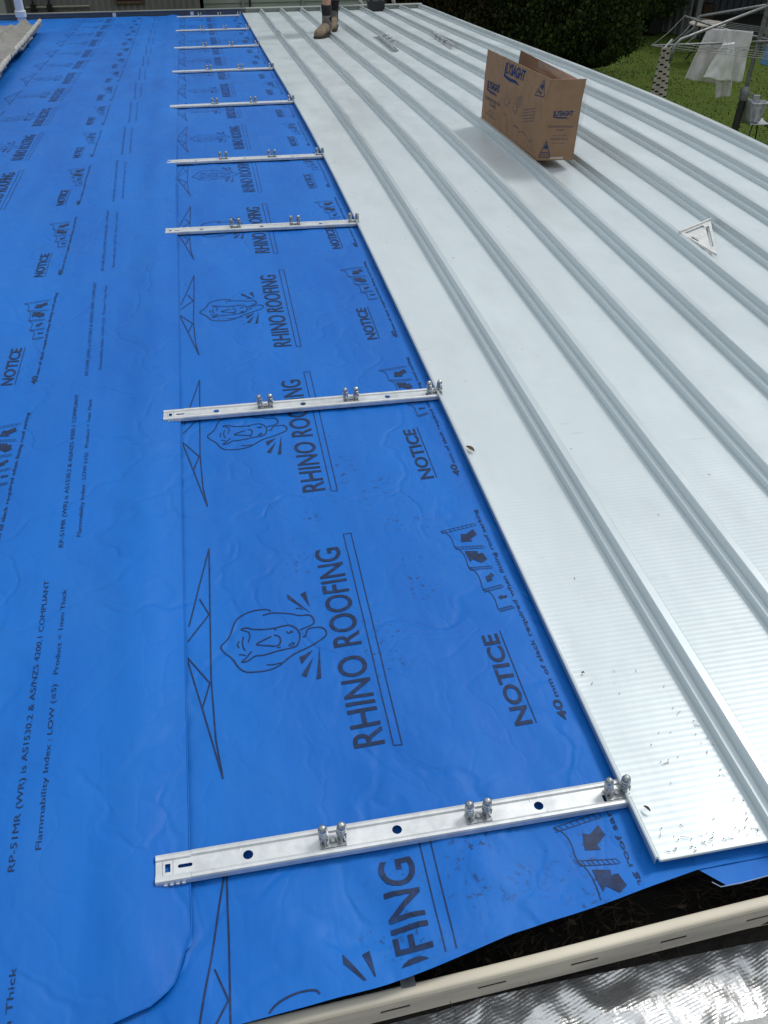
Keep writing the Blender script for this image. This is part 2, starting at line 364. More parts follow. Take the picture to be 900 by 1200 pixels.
# text as a flat triangle mesh in its own unit square (0..1, 0..1)
_tcache = {}
def text_mesh(txt, bold=0.0, cut=.12):
    key = (txt, bold)
    if key in _tcache: return _tcache[key]
    cu = bpy.data.curves.new('t', 'FONT'); cu.body = txt; cu.size = 1; cu.resolution_u = 4; cu.offset = bold
    o = bpy.data.objects.new('t', cu); COL.objects.link(o)
    dg = bpy.context.evaluated_depsgraph_get(); me = bpy.data.meshes.new_from_object(o.evaluated_get(dg))
    bm = bmesh.new(); bm.from_mesh(me); bmesh.ops.triangulate(bm, faces=bm.faces)
    bpy.data.objects.remove(o); bpy.data.curves.remove(cu); bpy.data.meshes.remove(me)
    for _ in range(3):
        es = [e for e in bm.edges if e.calc_length() > .35]
        if not es: break
        bmesh.ops.subdivide_edges(bm, edges=es, cuts=1, use_grid_fill=False); bmesh.ops.triangulate(bm, faces=bm.faces)
    bm.verts.ensure_lookup_table(); bm.verts.index_update()
    vs = [v.co.copy() for v in bm.verts]; fs = [tuple(v.index for v in f.verts) for f in bm.faces]; bm.free()
    x0 = min(v.x for v in vs); x1 = max(v.x for v in vs); y0 = min(v.y for v in vs); y1 = max(v.y for v in vs)
    r = ([((v.x - x0) / (x1 - x0), (v.y - y0) / (y1 - y0)) for v in vs], fs)
    _tcache[key] = r; return r
def seg2d(a, b, w):
    a = Vector(a); b = Vector(b); d = (b - a)
    if d.length < 1e-6: return None
    n = Vector((-d.y, d.x)).normalized() * w / 2
    return [a + n, a - n, b - n, b + n]
def polyline2d(pts, w, sub=.03):
    # continuous ribbon with mitred joints
    P = [Vector(p) for p in pts]; Q = [P[0]]
    for a, b in zip(P, P[1:]):
        k = max(1, int((b - a).length / sub))
        for i in range(1, k + 1): Q.append(a.lerp(b, i / k))
    vs = []; fs = []
    for i, p in enumerate(Q):
        d1 = (Q[i] - Q[i - 1]).normalized() if i else (Q[1] - Q[0]).normalized()
        d2 = (Q[i + 1] - Q[i]).normalized() if i < len(Q) - 1 else d1
        d = (d1 + d2)
        if d.length < .2: d = d1
        d.normalize(); n = Vector((-d.y, d.x)) * w / 2 / max(.5, d.dot(d1))
        vs += [p + n, p - n]
    for i in range(len(Q) - 1): fs.append((2 * i, 2 * i + 1, 2 * i + 3, 2 * i + 2))
    return vs, fs
def smoothpts(pts, it=1):
    for _ in range(it):
        q = [pts[0]]
        for a, b in zip(pts, pts[1:]):
            q.append((a[0] * .75 + b[0] * .25, a[1] * .75 + b[1] * .25)); q.append((a[0] * .25 + b[0] * .75, a[1] * .25 + b[1] * .75))
        q.append(pts[-1]); pts = q
    return pts

# ------------------------------------------------------------------ blue underlay
BARY = [0, 1.32, 2.728, 3.73, 5.14, 6.65, 8.21, 9.77, 11.48]
def wr(x, y, seed, amp):
    """wrinkle height of a sheet"""
    n = noise.noise(Vector((x * 2.6 + seed, y * .9, seed))) * .0080
    n += noise.noise(Vector((x * 7 + seed, y * 2.6, seed * 2))) * .0040
    # diagonal tension creases
    q = (x * .75 + y * .55); r = noise.noise(Vector((q * 9, (x - y) * 1.6, seed * 3)))
    n += (1 - abs(r) * 3.2) * .0022 if abs(r) < .31 else 0
    return n * amp
def hB(x, y):
    a = 1.0 + 2.4 * max(0, min(1, (.05 - y) / .2))
    d = min(abs(y - b) for b in BARY); a *= .25 + .75 * min(1, d / .10)
    a *= .25 + .75 * max(0, min(1, (y - eB(x)) / .06))
    z = surf(y) + wr(x, y, 3.1, a) - .004
    for by in BARY[:4]:                                   # puckers running from the clip screws
        for px in (0, .2333, .4667):
            dx, dy = x - px, y - by; rr = math.hypot(dx, dy)
            if .02 < rr < .22: z += .0016 * math.cos(math.atan2(dy, dx) * 7) * (1 - rr / .22) * min(1, (rr - .02) / .03)
    t = max(0, (-.13 - y)); z += .004 * min(1, t / .05)
    if x < -.235: z -= min(.012, (-.235 - x) * .25)              # sags into the gutter
    return z
def hA(x, y):
    d = -.22 - x
    z = surf(y) + wr(x, y, 8.4, 1.25) + .0015
    if 0 <= d < .17: z += .015 * math.sin(d / .17 * math.pi) ** 2 * (.6 + .5 * noise.noise(Vector((y * 1.3, 5, 1))))   # long soft fold by the lap
    if d < .02: z += .001
    t = max(0, (-.12 - y)); z -= t * t * 1.2 * (1 if x < -.1 else 0)
    return z
def lerp_poly(poly, x):
    if x <= poly[0][0]: return poly[0][1]
    for (a, b), (c, d) in zip(poly, poly[1:]):
        if x <= c: return b + (d - b) * (x - a) / (c - a)
    return poly[-1][1]
EB = [(-.40, -.245), (-.162, -.242), (-.041, -.233), (.036, -.229), (.124, -.215), (.230, -.192), (.314, -.181), (.399, -.169), (.47, -.156), (.544, -.144), (.70, -.143)]
def eB(x): return lerp_poly(EB, x)
def eA(x):
    pts = [(-2, -.222), (-.6, -.215), (-.38, -.214), (-.329, -.210), (-.280, -.198), (-.258, -.184), (-.246, -.170), (-.238, -.150), (-.232, -.1265), (-.2195, -.1205)]
    return lerp_poly(pts, x)
def ys_grid(y0, y1):
    ys = [0.0]; y = y0; out_ = []
    while y < y1:
        out_.append(y); y += .012 if y < 1.0 else (.02 if y < 2.5 else (.05 if y < 6 else .1))
    out_.append(y1); return out_
YEND = 11.85
def sheet(name, x0, x1, nx, h, e, right=None, m=None, parent=None):
    base = ys_grid(-.12, YEND); low = [i / 9 for i in range(9)]
    vs = []; fs = []; cols = nx + 1
    xs = [x0 + (x1 - x0) * i / nx for i in range(cols)]
    for j in range(9):
        for x in xs:
            yb = e(x); y = yb + (-.12 - yb) * low[j]; xx = x
            if right: xx = min(x, right(y))
            vs.append((xx, y, h(xx, y)))
    for y in base:
        for x in xs:
            xx = min(x, right(y)) if right else x
            vs.append((xx, y, h(xx, y)))
    for j in range(9 + len(base) - 1):
        for i in range(nx): fs.append((j * cols + i, j * cols + i + 1, (j + 1) * cols + i + 1, (j + 1) * cols + i))
    vs = [(x + bow(y, x), y, z) for x, y, z in vs]
    mb = MB(); mb.add(vs, fs); o = mb.build(name, m, parent, smooth=True); return o

K = {"rhino_lines":[[[-0.0518,0.5404],[-0.0551,0.546],[-0.0645,0.5483],[-0.0798,0.5484],[-0.0954,0.5451],[-0.111,0.5385],[-0.121,0.5294],[-0.1283,0.5144],[-0.1331,0.4939],[-0.1426,0.4746],[-0.1567,0.4617],[-0.1513,0.4454],[-0.1344,0.4247],[-0.1261,0.4009],[-0.1136,0.3845],[-0.0961,0.3817],[-0.0712,0.381],[-0.049,0.389],[-0.0372,0.3992],[-0.0132,0.4198],[0.0138,0.4301],[0.0377,0.4427],[0.0494,0.4521],[0.0527,0.4647],[0.0478,0.4763],[0.0389,0.4807],[0.0238,0.4808],[0.015,0.477],[0.0106,0.4593],[0.0041,0.4584]],[[-0.0679,0.5305],[-0.0541,0.5352],[-0.0351,0.5339],[-0.0089,0.5279],[0.0037,0.52],[0.0249,0.5206],[0.0312,0.5094],[0.0321,0.4955],[0.0268,0.4894],[0.0147,0.4841],[0.0016,0.4785]],[[-0.1141,0.501],[-0.1021,0.5025],[-0.0896,0.4938],[-0.0693,0.49],[-0.0467,0.4912],[-0.0313,0.4948],[-0.0162,0.4952],[-0.0043,0.4833],[0.0002,0.4665],[-0.0033,0.4487],[-0.0115,0.4348],[-0.0265,0.4324],[-0.0453,0.4283],[-0.0639,0.4241],[-0.0786,0.4218],[-0.0911,0.4241],[-0.1027,0.4138],[-0.1137,0.4104],[-0.1182,0.4127],[-0.1075,0.4222],[-0.0974,0.4369]],[[-0.1142,0.4999],[-0.0992,0.4892],[-0.097,0.4792],[-0.1019,0.4619]],[[-0.0562,0.469],[-0.0717,0.4614],[-0.09,0.4529],[-0.0729,0.4472],[-0.0496,0.4403],[-0.0418,0.4455],[-0.0387,0.4579],[-0.0414,0.4689],[-0.0504,0.4722]],[[-0.0254,0.4792],[-0.0223,0.4733],[-0.0138,0.4754],[-0.0177,0.4804]],[[-0.0257,0.44],[-0.0195,0.4466],[-0.0132,0.4469],[-0.0166,0.4393],[-0.024,0.4386]],[[-0.1191,0.4687],[-0.1232,0.4606],[-0.1209,0.4499]],[[-0.1103,0.4791],[-0.1135,0.464],[-0.1123,0.4483],[-0.1088,0.4411]],[[-0.122,0.4324],[-0.1159,0.4313],[-0.109,0.4275]],[[-0.0717,0.3967],[-0.0593,0.3949],[-0.0429,0.3963]],[[-0.0004,0.5421],[0.0082,0.5427],[0.0133,0.5362]],[[-0.0482,0.4364],[-0.0407,0.4376]],[[-0.0488,0.4889],[-0.0443,0.4854]]],"rhino_wedges":[[[-0.0133,0.5888],[0.0291,0.5237],[-0.0137,0.5743]],[[0.0141,0.5837],[0.0254,0.5893],[0.0283,0.5424]],[[-0.0082,0.4062],[0.0192,0.4204],[-0.006,0.3869]],[[0.0175,0.4014],[-0.01,0.3585],[-0.0001,0.3524]],[[0.0335,0.4279],[0.0166,0.3431],[0.0258,0.3452]]],"truss":[[[-0.1673,0.7619],[-0.1721,0.5722],[-0.1766,0.3731],[-0.1735,0.2345],[-0.1651,0.1535]],[[-0.1673,0.7619],[-0.1909,0.6484],[-0.2146,0.525]],[[-0.1921,0.6044],[-0.1745,0.5558],[-0.2172,0.4833]],[[-0.2188,0.4416],[-0.1793,0.3701],[-0.1949,0.3113]],[[-0.2189,0.4354],[-0.1949,0.3113],[-0.1651,0.1535]]],"joists":[[[0.3478,0.7267],[0.4283,0.7394]],[[0.3646,0.6664],[0.4271,0.6601]],[[0.3762,0.5919],[0.4246,0.5907]],[[0.3879,0.5214],[0.4304,0.5276]],[[0.4031,0.4589],[0.4331,0.4642]]],"sag":[[0.3478,0.7267],[0.3602,0.7166],[0.3669,0.6985],[0.3646,0.6664],[0.3757,0.6533],[0.3799,0.6291],[0.3762,0.5919],[0.3874,0.5814],[0.3922,0.5564],[0.3879,0.5214],[0.3989,0.5147],[0.4056,0.4938],[0.4031,0.4589]],"arrows":[[[0.3904,0.7095],[0.3841,0.6816],[0.4094,0.6792],[0.4067,0.6873],[0.4258,0.7014],[0.4204,0.7195],[0.405,0.7084],[0.4004,0.7061]],[[0.3833,0.6489],[0.3858,0.61],[0.3931,0.6194],[0.4092,0.6035],[0.4245,0.6136],[0.4203,0.6362],[0.4093,0.6346],[0.4109,0.6438]],[[0.4042,0.5576],[0.404,0.5406],[0.4169,0.545],[0.4149,0.5508],[0.4247,0.5586],[0.4189,0.568],[0.4131,0.5607]],[[0.4134,0.4936],[0.4226,0.4985],[0.4215,0.4948],[0.4322,0.4954],[0.4312,0.489],[0.4205,0.4884],[0.4185,0.4849]]]}
class Printer:
    """collects flat printed shapes and lays them on a sheet"""
    def __init__(s, h, dx, dy, clip): s.h, s.dx, s.dy, s.clip = h, dx, dy, clip; s.vs = []; s.fs = []
    def add(s, vs, fs):
        n = len(s.vs); s.vs += [(v[0] + s.dx, v[1] + s.dy) for v in vs]; s.fs += [tuple(i + n for i in f) for f in fs]
    def line(s, pts, w): s.add(*polyline2d(pts, w))
    def poly(s, pts): s.add(pts, [tuple(range(len(pts)))])
    def text(s, txt, xtop, xbase0, y0, y1, bold=0.0, xbase1=None):
        P, F = text_mesh(txt, bold); xb1 = xbase0 if xbase1 is None else xbase1
        s.add([(xbase0 + (xb1 - xbase0) * a - b * (xbase0 - xtop), y0 + a * (y1 - y0)) for a, b in P], F)
    def build(s, name, m, parent):
        bm = bmesh.new(); bv = [bm.verts.new((v[0], v[1], 0)) for v in s.vs]
        for f in s.fs:
            try: bm.faces.new([bv[i] for i in f])
            except ValueError: pass
        for (co, no) in s.clip:
            bmesh.ops.bisect_plane(bm, geom=bm.verts[:] + bm.edges[:] + bm.faces[:], plane_co=co, plane_no=no, clear_outer=True)
        if not bm.faces: bm.free(); return None
        if s.dy < 1.8:
            bmesh.ops.triangulate(bm, faces=bm.faces)
            for _ in range(3):
                es = [e_ for e_ in bm.edges if e_.calc_length() > .014]
                if not es: break
                bmesh.ops.subdivide_edges(bm, edges=es, cuts=1); bmesh.ops.triangulate(bm, faces=bm.faces)
        for v in bm.verts: v.co.z = s.h(v.co.x, v.co.y) + .0009 + .0002 * max(0, v.co.y)
        for v in bm.verts: v.co.x += bow(v.co.y, v.co.x)
        bmesh.ops.recalc_face_normals(bm, faces=bm.faces)
        if sum(f.normal.z for f in bm.faces) < 0: bmesh.ops.reverse_faces(bm, faces=bm.faces)
        me = bpy.data.meshes.new(name); bm.to_mesh(me); bm.free(); me.materials.append(m)
        o = bpy.data.objects.new(name, me); COL.objects.link(o); o.parent = parent; return o
def unit(h, parent, dx, dy, full, clip, with_logo=True, notice=True, compliance=False, ysc=1.0):
    if with_logo:
        p = Printer(h, dx, dy, clip)
        for ln in K['rhino_lines']: p.line(smoothpts(ln, 1 if len(ln) > 4 else 0), .0030 if len(ln) > 8 else .0024)
        for w_ in K['rhino_wedges']: p.poly(w_)
        p.text('RHINO ROOFING', .0600, .1160, .174, .720, .010)
        p.line([(.1284, .167), (.1430, .165), (.1490, .7625), (.1315, .7625), (.1284, .167)], .0020)
        p.build('printed_logo', M['ink' if dy < 3 else 'inkthin'], parent)
        p = Printer(h, dx, dy, clip)
        T = K['truss'] if not full else [[(-.1673, .762), (-.1721, .572), (-.1766, .373), (-.1735, .2345), (-.165, .1535)],
             [(-.167, .762), (-.1909, .648), (-.243, .458)], [(-.192, .604), (-.1745, .556), (-.243, .458)],
             [(-.243, .458), (-.1793, .370), (-.1949, .3113)], [(-.243, .458), (-.1949, .3113), (-.165, .1535)]]
        for ln in T: p.line(ln, .0028)
        p.build('printed_truss', M['ink' if dy < 3 else 'inkthin'], parent)
    if notice:
        p = Printer(h, dx, dy, clip)
        p.text('NOTICE', .3495, .3825, .169, .396, .022)
        p.line([(.3881, .169), (.3896, .4017)], .0020)
        p.text('40', .4315, .4480, .165, .214, .022)
        p.text('mm of slack required when fitting roof sarking', .4395, .4512, .220, .790, .012)
        for jn in K['joists']:
            a, b = Vector(jn[0]), Vector(jn[1]); p.line([a, b], .0012); o2 = Vector((.001, -.0085))
            p.line([a + o2, b + o2], .0012)
            for i in range(9):
                t = i / 8; p.line([a.lerp(b, t), a.lerp(b, t) + o2 + Vector((.003, 0))], .0010)
        p.line(smoothpts(K['sag'], 1), .0016)
        for ar in K['arrows']: p.poly(ar)
        p.build('printed_notice', M['ink' if dy < 3 else 'inkthin'], parent)
    if compliance:
        p = Printer(h, dx, dy, clip)
        p.text('RP-51MR (WR) is AS1530.2 & AS/NZS 4200.1 COMPLIANT', .579, .592, -.0, .648, 0.0, .577)
        p.text('Flammability Index : LOW (\u22645)   Product < 1mm Thick', .615, .629, .024, .618, 0.0, .616)
        p.build('printed_compliance_lines', M['ink'], parent)

roof_cat = 'roof underlay'
uB = thing('underlay_sheet', 'blue woven roof underlay strip under the row of metal clip bars, with rhino print', roof_cat)
sheet('membrane', -.36, .74, 88, hB, eB, None, M['blue_b'], uB)
edgeclip = [((-.162, -.2405, 0), (.065, -1, 0)), ((.124, -.2135, 0), (.19, -1, 0)), ((.314, -.1745, 0), (.14, -1, 0))]
bclip = edgeclip + [((-.2185, 0, 0), (-1, 0, 0)), ((0, YEND - .02, 0), (0, 1, 0))]
for k in range(-1, 16): unit(hB, uB, 0, .763 * k, False, bclip)
uA = thing('underlay_sheet', 'blue woven roof underlay strip lapped over its neighbour, left of the clip bars', roof_cat)
def rightA(y): return -.2215 + .004 * noise.noise(Vector((y * .7, 2, 0))) * max(0, min(1, (y + .05) / .3))
sheet('membrane', -1.46, -.2195, 90, hA, eA, rightA, M['blue_a'], uA)
# the lap's folded hem edge
mb = MB(); pts = []
for x_ in [-.60, -.5, -.42, -.38, -.35, -.327, -.30, -.278, -.265, -.255, -.247, -.240, -.235, -.231]: pts.append((x_, eA(x_), hA(x_, eA(x_)) + .0006))
yy = -.10
while yy < 3.5: pts.append((rightA(yy) - .0004, yy, hA(rightA(yy), yy) + .0006)); yy += .03
mb.tube(pts, .0011, 5); mb.build('hem', M['blue_a'], uA, smooth=True)
aclip = [((0, -.205, 0), (0, -1, 0)), ((0, YEND - .02, 0), (0, 1, 0))]
for k in range(-1, 16):
    unit(hA, uA, -1.070, -.150 + .785 * k, True, aclip, notice=True)
    p_ = Printer(hA, -1.070, .035 + .785 * k, aclip)
    p_.text('RP-51MR (WR) is AS1530.2 & AS/NZS 4200.1 COMPLIANT', .579, .592, .0, .672, 0.0, .575)
    p_.text('Flammability Index : LOW (\u22645)   Product < 1mm Thick', .6155, .627, .031, .637, 0.0, .613)
    p_.build('printed_compliance_lines', M['ink' if k < 2 else 'inkthin'], uA)
uZ = thing('underlay_sheet', 'plain blue roof underlay strip along the left side, running under the old roofing', roof_cat)
sheet('membrane', -2.35, -1.38, 24, lambda x, y: surf(y) + wr(x, y, 5.5, 1) - .003, lambda x: -.222, None, M['blue_a'], uZ)
def hC(x, y): return surf(y) - .010 + .002 * noise.noise(Vector((x * 6, y * 6, 0))) - 1.5 * max(0, -.15 - y) ** 2
uC = thing('underlay_sheet', 'blue roof underlay corner poking out below the end of the white roofing sheets', roof_cat)
EC = [(.545, -.143), (.551, -.160), (.564, -.175), (.60, -.175), (.642, -.172), (.8, -.165), (1.4, -.168), (2.45, -.166)]
oC = sheet('membrane', .545, 2.45, 60, hC, lambda x: lerp_poly(EC, x), None, M['blue_a'], uC)
mb = MB(); mb.tube([(x_, lerp_poly(EC, x_) - .0003, hC(x_, lerp_poly(EC, x_)) + .0006) for x_ in [.556, .566, .58, .60, .62, .642, .7, .8, 1, 1.4]], .0008, 5)
mb.build('frayed_edge', mat('pale torn fibre', (.25, .35, .55), .8), uC)

# ------------------------------------------------------------------ building under the roof (fascia, wall, deck)
hs = thing('house', 'single storey house under the roof being resheeted, wall and fascia below the gutter', 'house')
mb = MB()
dys = [-.09 + i * (11.8 + .09) / 40 for i in range(41)]
mb.add([(x, y, surf(y) - .045) for y in dys for x in (-2.6 - .05 * max(0, y - 5), 2.5 + .03 * max(0, y - 5))], [(2 * i, 2 * i + 1, 2 * i + 3, 2 * i + 2) for i in range(40)])
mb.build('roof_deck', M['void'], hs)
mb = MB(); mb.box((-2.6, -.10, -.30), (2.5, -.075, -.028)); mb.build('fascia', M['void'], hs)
mb = MB(); mb.box((-2.4, .1, -2.7), (2.3, 11.6, -.75)); mb.build('wall', M['brick'], hs)

# ------------------------------------------------------------------ steel roofing sheets
SP = .23333
PAN = .0110
def rib(n):
    x = 2 * SP + n * SP
    return [(x - .0270, PAN, 0), (x - .0258, PAN + .0165, 1), (x - .0245, PAN + .0180, 1), (x - .0130, PAN + .0190, 1), (x - .0095, PAN + .0385, 1), (x - .0075, PAN + .0405, 1),
            (x + .0085, PAN + .0405, 1), (x + .0108, PAN + .0385, 1), (x + .0130, PAN + .0190, 1), (x + .0210, PAN + .0180, 1), (x + .0225, PAN + .0165, 1), (x + .0240, PAN, 1)]
def roofing(n0, n1, label, lipl):
    t = thing('roofing_sheet', label, 'roofing sheet', (0, 0, 0), 'steel roofing sheets')
    prof = []
    x0 = 2 * SP + n0 * SP
    if lipl: prof += [(x0 + .0085, PAN - .004, 1), (x0 + .0085, PAN + .009, 1), (x0 + .0105, PAN + .0105, 1), (x0 + .0135, PAN + .0095, 1), (x0 + .0165, PAN + .001, 1), (x0 + .020, PAN, 1)]
    else: prof += [(x0 + .0235, PAN - .0015, 1), (x0 + .030, PAN, 1)]
    for n in range(n0 + 1, n1 + 1):
        r = rib(n); prev = prof[-1][0]
        for i in range(1, 6): prof.append((prev + (r[0][0] - prev) * i / 6, PAN, 0))
        prof += r
    ys = [-.130, -.128]; y = -.06
    while y < YEND: ys.append(y); y += .05
    ys.append(YEND)
    vs = []; fs = []; mi = []; n = len(prof)
    for y in ys:
        for (x, z, _) in prof:
            dz = 0
            if prof is not None and abs(z - PAN) < 1e-5:
                dz = .0010 * noise.noise(Vector((x * 9, y * 1.5, 3))) + .00030 * noise.noise(Vector((x * 6, y * 8, 9)))       # slight oil canning of the pans
            if y == ys[0] : dz -= .0025
            vs.append((x + bow(y, x), y, z + surf(y) + dz))
    for j in range(len(ys) - 1):
        for i in range(n - 1):
            fs.append((j * n + i, j * n + i + 1, (j + 1) * n + i + 1, (j + 1) * n + i)); mi.append(0 if prof[i + 1][2] == 0 and abs(prof[i][1] - PAN) < .001 else 1)
    mb = MB(); mb.v = vs; mb.f = fs; mb.mi = mi
    o = mb.build('ribbed_panel', [M['pan'], M['steel']], t, smooth=True, angle=18)
    md = o.modifiers.new('t', 'SOLIDIFY'); md.thickness = .0012; md.offset = -1
    return t
roofing(0, 3, 'white steel roofing sheet nearest the blue underlay, with leaf bits on its lower end', True)
roofing(3, 6, 'white steel roofing sheet in the middle, with the cardboard box standing on it', False)
roofing(6, 9, 'white steel roofing sheet along the outer edge above the lawn', False)
# pressed stop ridge near the lower end of the first pan
# barge capping over the last rib, down the lawn side
cap = thing('barge_capping', 'long pale metal barge capping along the roof edge above the lawn', 'roof capping')
mb = MB(); X9 = 2 * SP + 9 * SP; cp = [(X9 - .006, .0410), (X9 - .006, .0425), (X9 + .025, .0425), (X9 + .028, .041), (X9 + .028, -.10)]
ys = [-.13 + i * (YEND + .13) / 60 for i in range(61)]; n = len(cp)
mb.add([(x + bow(y, x), y, PAN + z + surf(y)) for y in ys for x, z in cp], [(j * n + i, j * n + i + 1, (j + 1) * n + i + 1, (j + 1) * n + i) for j in range(60) for i in range(n - 1)])
solid(mb.build('capping', M['steel'], cap), .0012)
# upstand flashing across the top end
fl = thing('ridge_flashing', 'slate grey metal flashing standing up across the far end of the roof', 'flashing')
yf = YEND + .03; zf = surf(yf)
mb = MB(); mb.box((-2.4, yf, zf - .03), (.60, yf + .012, zf + .050)); mb.box((-2.4, yf - .01, zf + .051), (.60, yf + .06, zf + .059), 1)
mb.build('upstand', [M['flash'], M['shed']], fl)
mb = MB(); mb.box((.605, yf, zf - .03), (2.84, yf + .012, zf + .05)); mb.box((.605, yf - .015, zf + .051), (2.84, yf + .06, zf + .060))
mb.build('pale_upstand', M['panel'], fl)
for u, v in ((134, 17.5), (225, 16)):
    a = at_y(u, v, yf - .012); mb = MB(); mb.box((a.x - .02, yf - .02, a.z - .02), (a.x + .02, yf - .003, a.z + .02)); mb.build('bracket', M['white'], fl)
for n in range(1, 10):       # end tabs turned up behind each rib
    x = 2 * SP + n * SP; x += bow(YEND, x); mb = MB(); mb.box((x - .02, yf - .02, zf + .01), (x + .018, yf - .004, zf + .055)); mb.build('rib_stop', M['steel'], fl)

# ------------------------------------------------------------------ clip bars
def bar_mesh(x0, x1, stamp):
    mb = MB(); prof = [(-.0245, .0005), (-.0240, .0090), (-.0225, .0118), (-.0185, .0128), (-.0150, .0118), (-.0130, .0085)]
    right = [(-y, z) for y, z in reversed(prof)]
    for pr_ in (prof, right):
        vs = []; xs = [x0, x0 + .052, x0 + .054, x1]
        for i, x in enumerate(xs):
            for (y, z) in pr_:
                # the last 5 cm are pinched narrower
                k = .90 if i < 2 else 1.0
                vs.append((x, y * (k if abs(y) < .016 else 1), z * (1 if i > 1 else .94)))
        n = len(pr_)
        mb.add(vs, [(j * n + i, j * n + i + 1, (j + 1) * n + i + 1, (j + 1) * n + i) for j in range(3) for i in range(n - 1)])
    # web with real holes
    yw = .0130; z = .0085
    holes = [(x0 + .018, 'sq'), (x0 + .044, 'slot')] + [(x, 'o') for x in (-.131, .102, .335)] + ([(.45, 'sq2')] if x1 > .46 else [])
    x = x0
    for hx, kind in holes:
        if kind == 'o': r = .0078; hs_ = [(hx + r * math.cos(t), r * math.sin(t)) for t in [math.pi * 2 * i / 20 for i in range(20)]]; hw = .012
        elif kind == 'slot': hw = .014; hs_ = []
        else: hw = .008; hs_ = []
        if kind == 'slot':
            a, r = .008, .003
            for i in range(10): t = -math.pi / 2 + math.pi * i / 9; hs_.append((hx + a + r * math.cos(t), r * math.sin(t)))
            hs_.append((hx, r))
            for i in range(10): t = math.pi / 2 + math.pi * i / 9; hs_.append((hx - a + r * math.cos(t), r * math.sin(t)))
            hs_.append((hx, -r))
        if kind == 'sq': hs_ = [(hx + a, b) for a, b in ((.004, -.007), (.004, .007), (-.004, .007), (-.004, -.007))]
        if kind == 'sq2': hs_ = [(hx + a, b) for a, b in ((.003, .004), (.003, .009), (-.003, .009), (-.003, .004))]
        a, b = hx - hw, hx + hw
        kk = 0.9 if hx < x0 + .05 else 1
        if a > x: mb.add([(x, -yw, z), (a, -yw, z), (a, yw, z), (x, yw, z)], [(0, 1, 2, 3)])
        # ring: map each hole point to the rectangle
        outer = []; cx = hx; cy = 0 if kind != 'sq2' else .0065
        for (px, py) in hs_:
            dx, dy = px - cx, py - cy; s1 = (hw / abs(dx)) if abs(dx) > 1e-9 else 1e9
            s2 = ((yw - cy) / dy) if dy > 1e-9 else (((yw + cy) / -dy) if dy < -1e-9 else 1e9)
            s_ = min(s1, s2); outer.append((cx + dx * s_, cy + dy * s_))
        n = len(hs_); vs = [(p[0], p[1], z) for p in hs_] + [(p[0], p[1], z) for p in outer]
        fs = [(i, n + i, n + (i + 1) % n, (i + 1) % n) for i in range(n)]
        mb.add(vs, fs)
        # fill the rectangle's corners
        for sx, sy in ((1, 1), (1, -1), (-1, 1), (-1, -1)):
            cor = (cx + sx * hw, sy * yw)
            best = [(i, (i + 1) % n) for i in range(n) if ((abs(abs(outer[i][0] - cx) - hw) < 1e-6) != (abs(abs(outer[(i + 1) % n][0] - cx) - hw) < 1e-6)) and (outer[i][0] - cx) * sx > -1e-9 and (outer[i][1] - cy) * sy > -1e-9 and (outer[(i + 1) % n][0] - cx) * sx > -1e-9 and (outer[(i + 1) % n][1] - cy) * sy > -1e-9]
            for i, j in best: mb.add([(outer[i][0], outer[i][1], z), (cor[0], cor[1], z), (outer[j][0], outer[j][1], z)], [(0, 1, 2)])
        x = b
    mb.add([(x, -yw, z), (x1, -yw, z), (x1, yw, z), (x, yw, z)], [(0, 1, 2, 3)])
    # little teeth under the tail end
    for i in range(4): mb.box((x0 + .012 + i * .009, -.0265, .001), (x0 + .017 + i * .009, -.0242, .005))
    return mb
def clip_mesh():
    mb = MB()
    mb.box((-.0205, -.0125, .0088), (.0205, -.0065, .0118)); mb.box((-.0205, -.0065, .0088), (-.0175, .0080, .0135)); mb.box((.0175, -.0065, .0088), (.0205, .0080, .0135)); mb.box((-.0145, -.0055, .0088), (.0145, .0100, .0100))
    for s in (-1, 1):
        # upright folded prong with a bullet head
        prof = [(.0058, 0), (.0064, .003), (.0058, .007), (.0060, .010), (.0078, .0125), (.0084, .0165), (.0080, .0195), (.0062, .0205), (.0080, .0216), (.0080, .0245), (.0062, .0256), (.0076, .0268), (.0072, .0310), (.0050, .0345), (.0022, .0362), (.0003, .0367)]
        mb.lathe(prof, (s * .0130, .001, .0092), 8, axis=(s * .06, .10, 1))
        mb.tube([(s * .011, -.0085, .010), (s * .0125, -.0075, .018), (s * .0135, -.003, .024)], [.0022, .0026, .002], 6)
        mb.tube([(s * .0155, -.001, .022), (s * .0205, -.003, .026), (s * .0195, -.005, .019)], [.0018, .002, .0012], 5)
    return mb
def clip_bar(label):
    r = thing('clip_bar', label, 'clip bar', (0, 0, 0), 'metal clip bars fixed in rows on the blue underlay')
    o = fixn(bar_mesh(-.270, .477, True).build('rail', M['galv'], r, local=True)); solid(o, .0010)
    for j in range(3):
        c = clip_mesh().build('clip', M['clip'], r, smooth=True, local=True, angle=20); c.location = (j * SP, -.001, 0)
        mb = MB(); mb.lathe([(.0062, .0100), (.0062, .0115), (.0048, .0118), (.0048, .0150), (.0030, .0158)], (0, -.001, 0), 12)
        h_ = mb.build('screw_head', M['clip'], c, smooth=True, local=True, angle=35)
    return r
ords = ['nearest clip bar, wide in the foreground, passing just above the gutter', 'second nearest clip bar, crossing the top of a rhino print',
        'third clip bar counted from the gutter end', 'fourth clip bar counted from the gutter end', 'fifth clip bar counted from the gutter end',
        'fourth clip bar counted from the far flashing', 'third clip bar counted from the far flashing', 'last but one clip bar before the far flashing', 'farthest clip bar, right beside the far flashing']
bar0 = clip_bar('pale ' + ords[0])
PX = [(390, 985), (311, 477), (276, 267), (262, 187), (252, 122.5), (245, 82.5), (240, 55), (237, 35), (234, 19)]
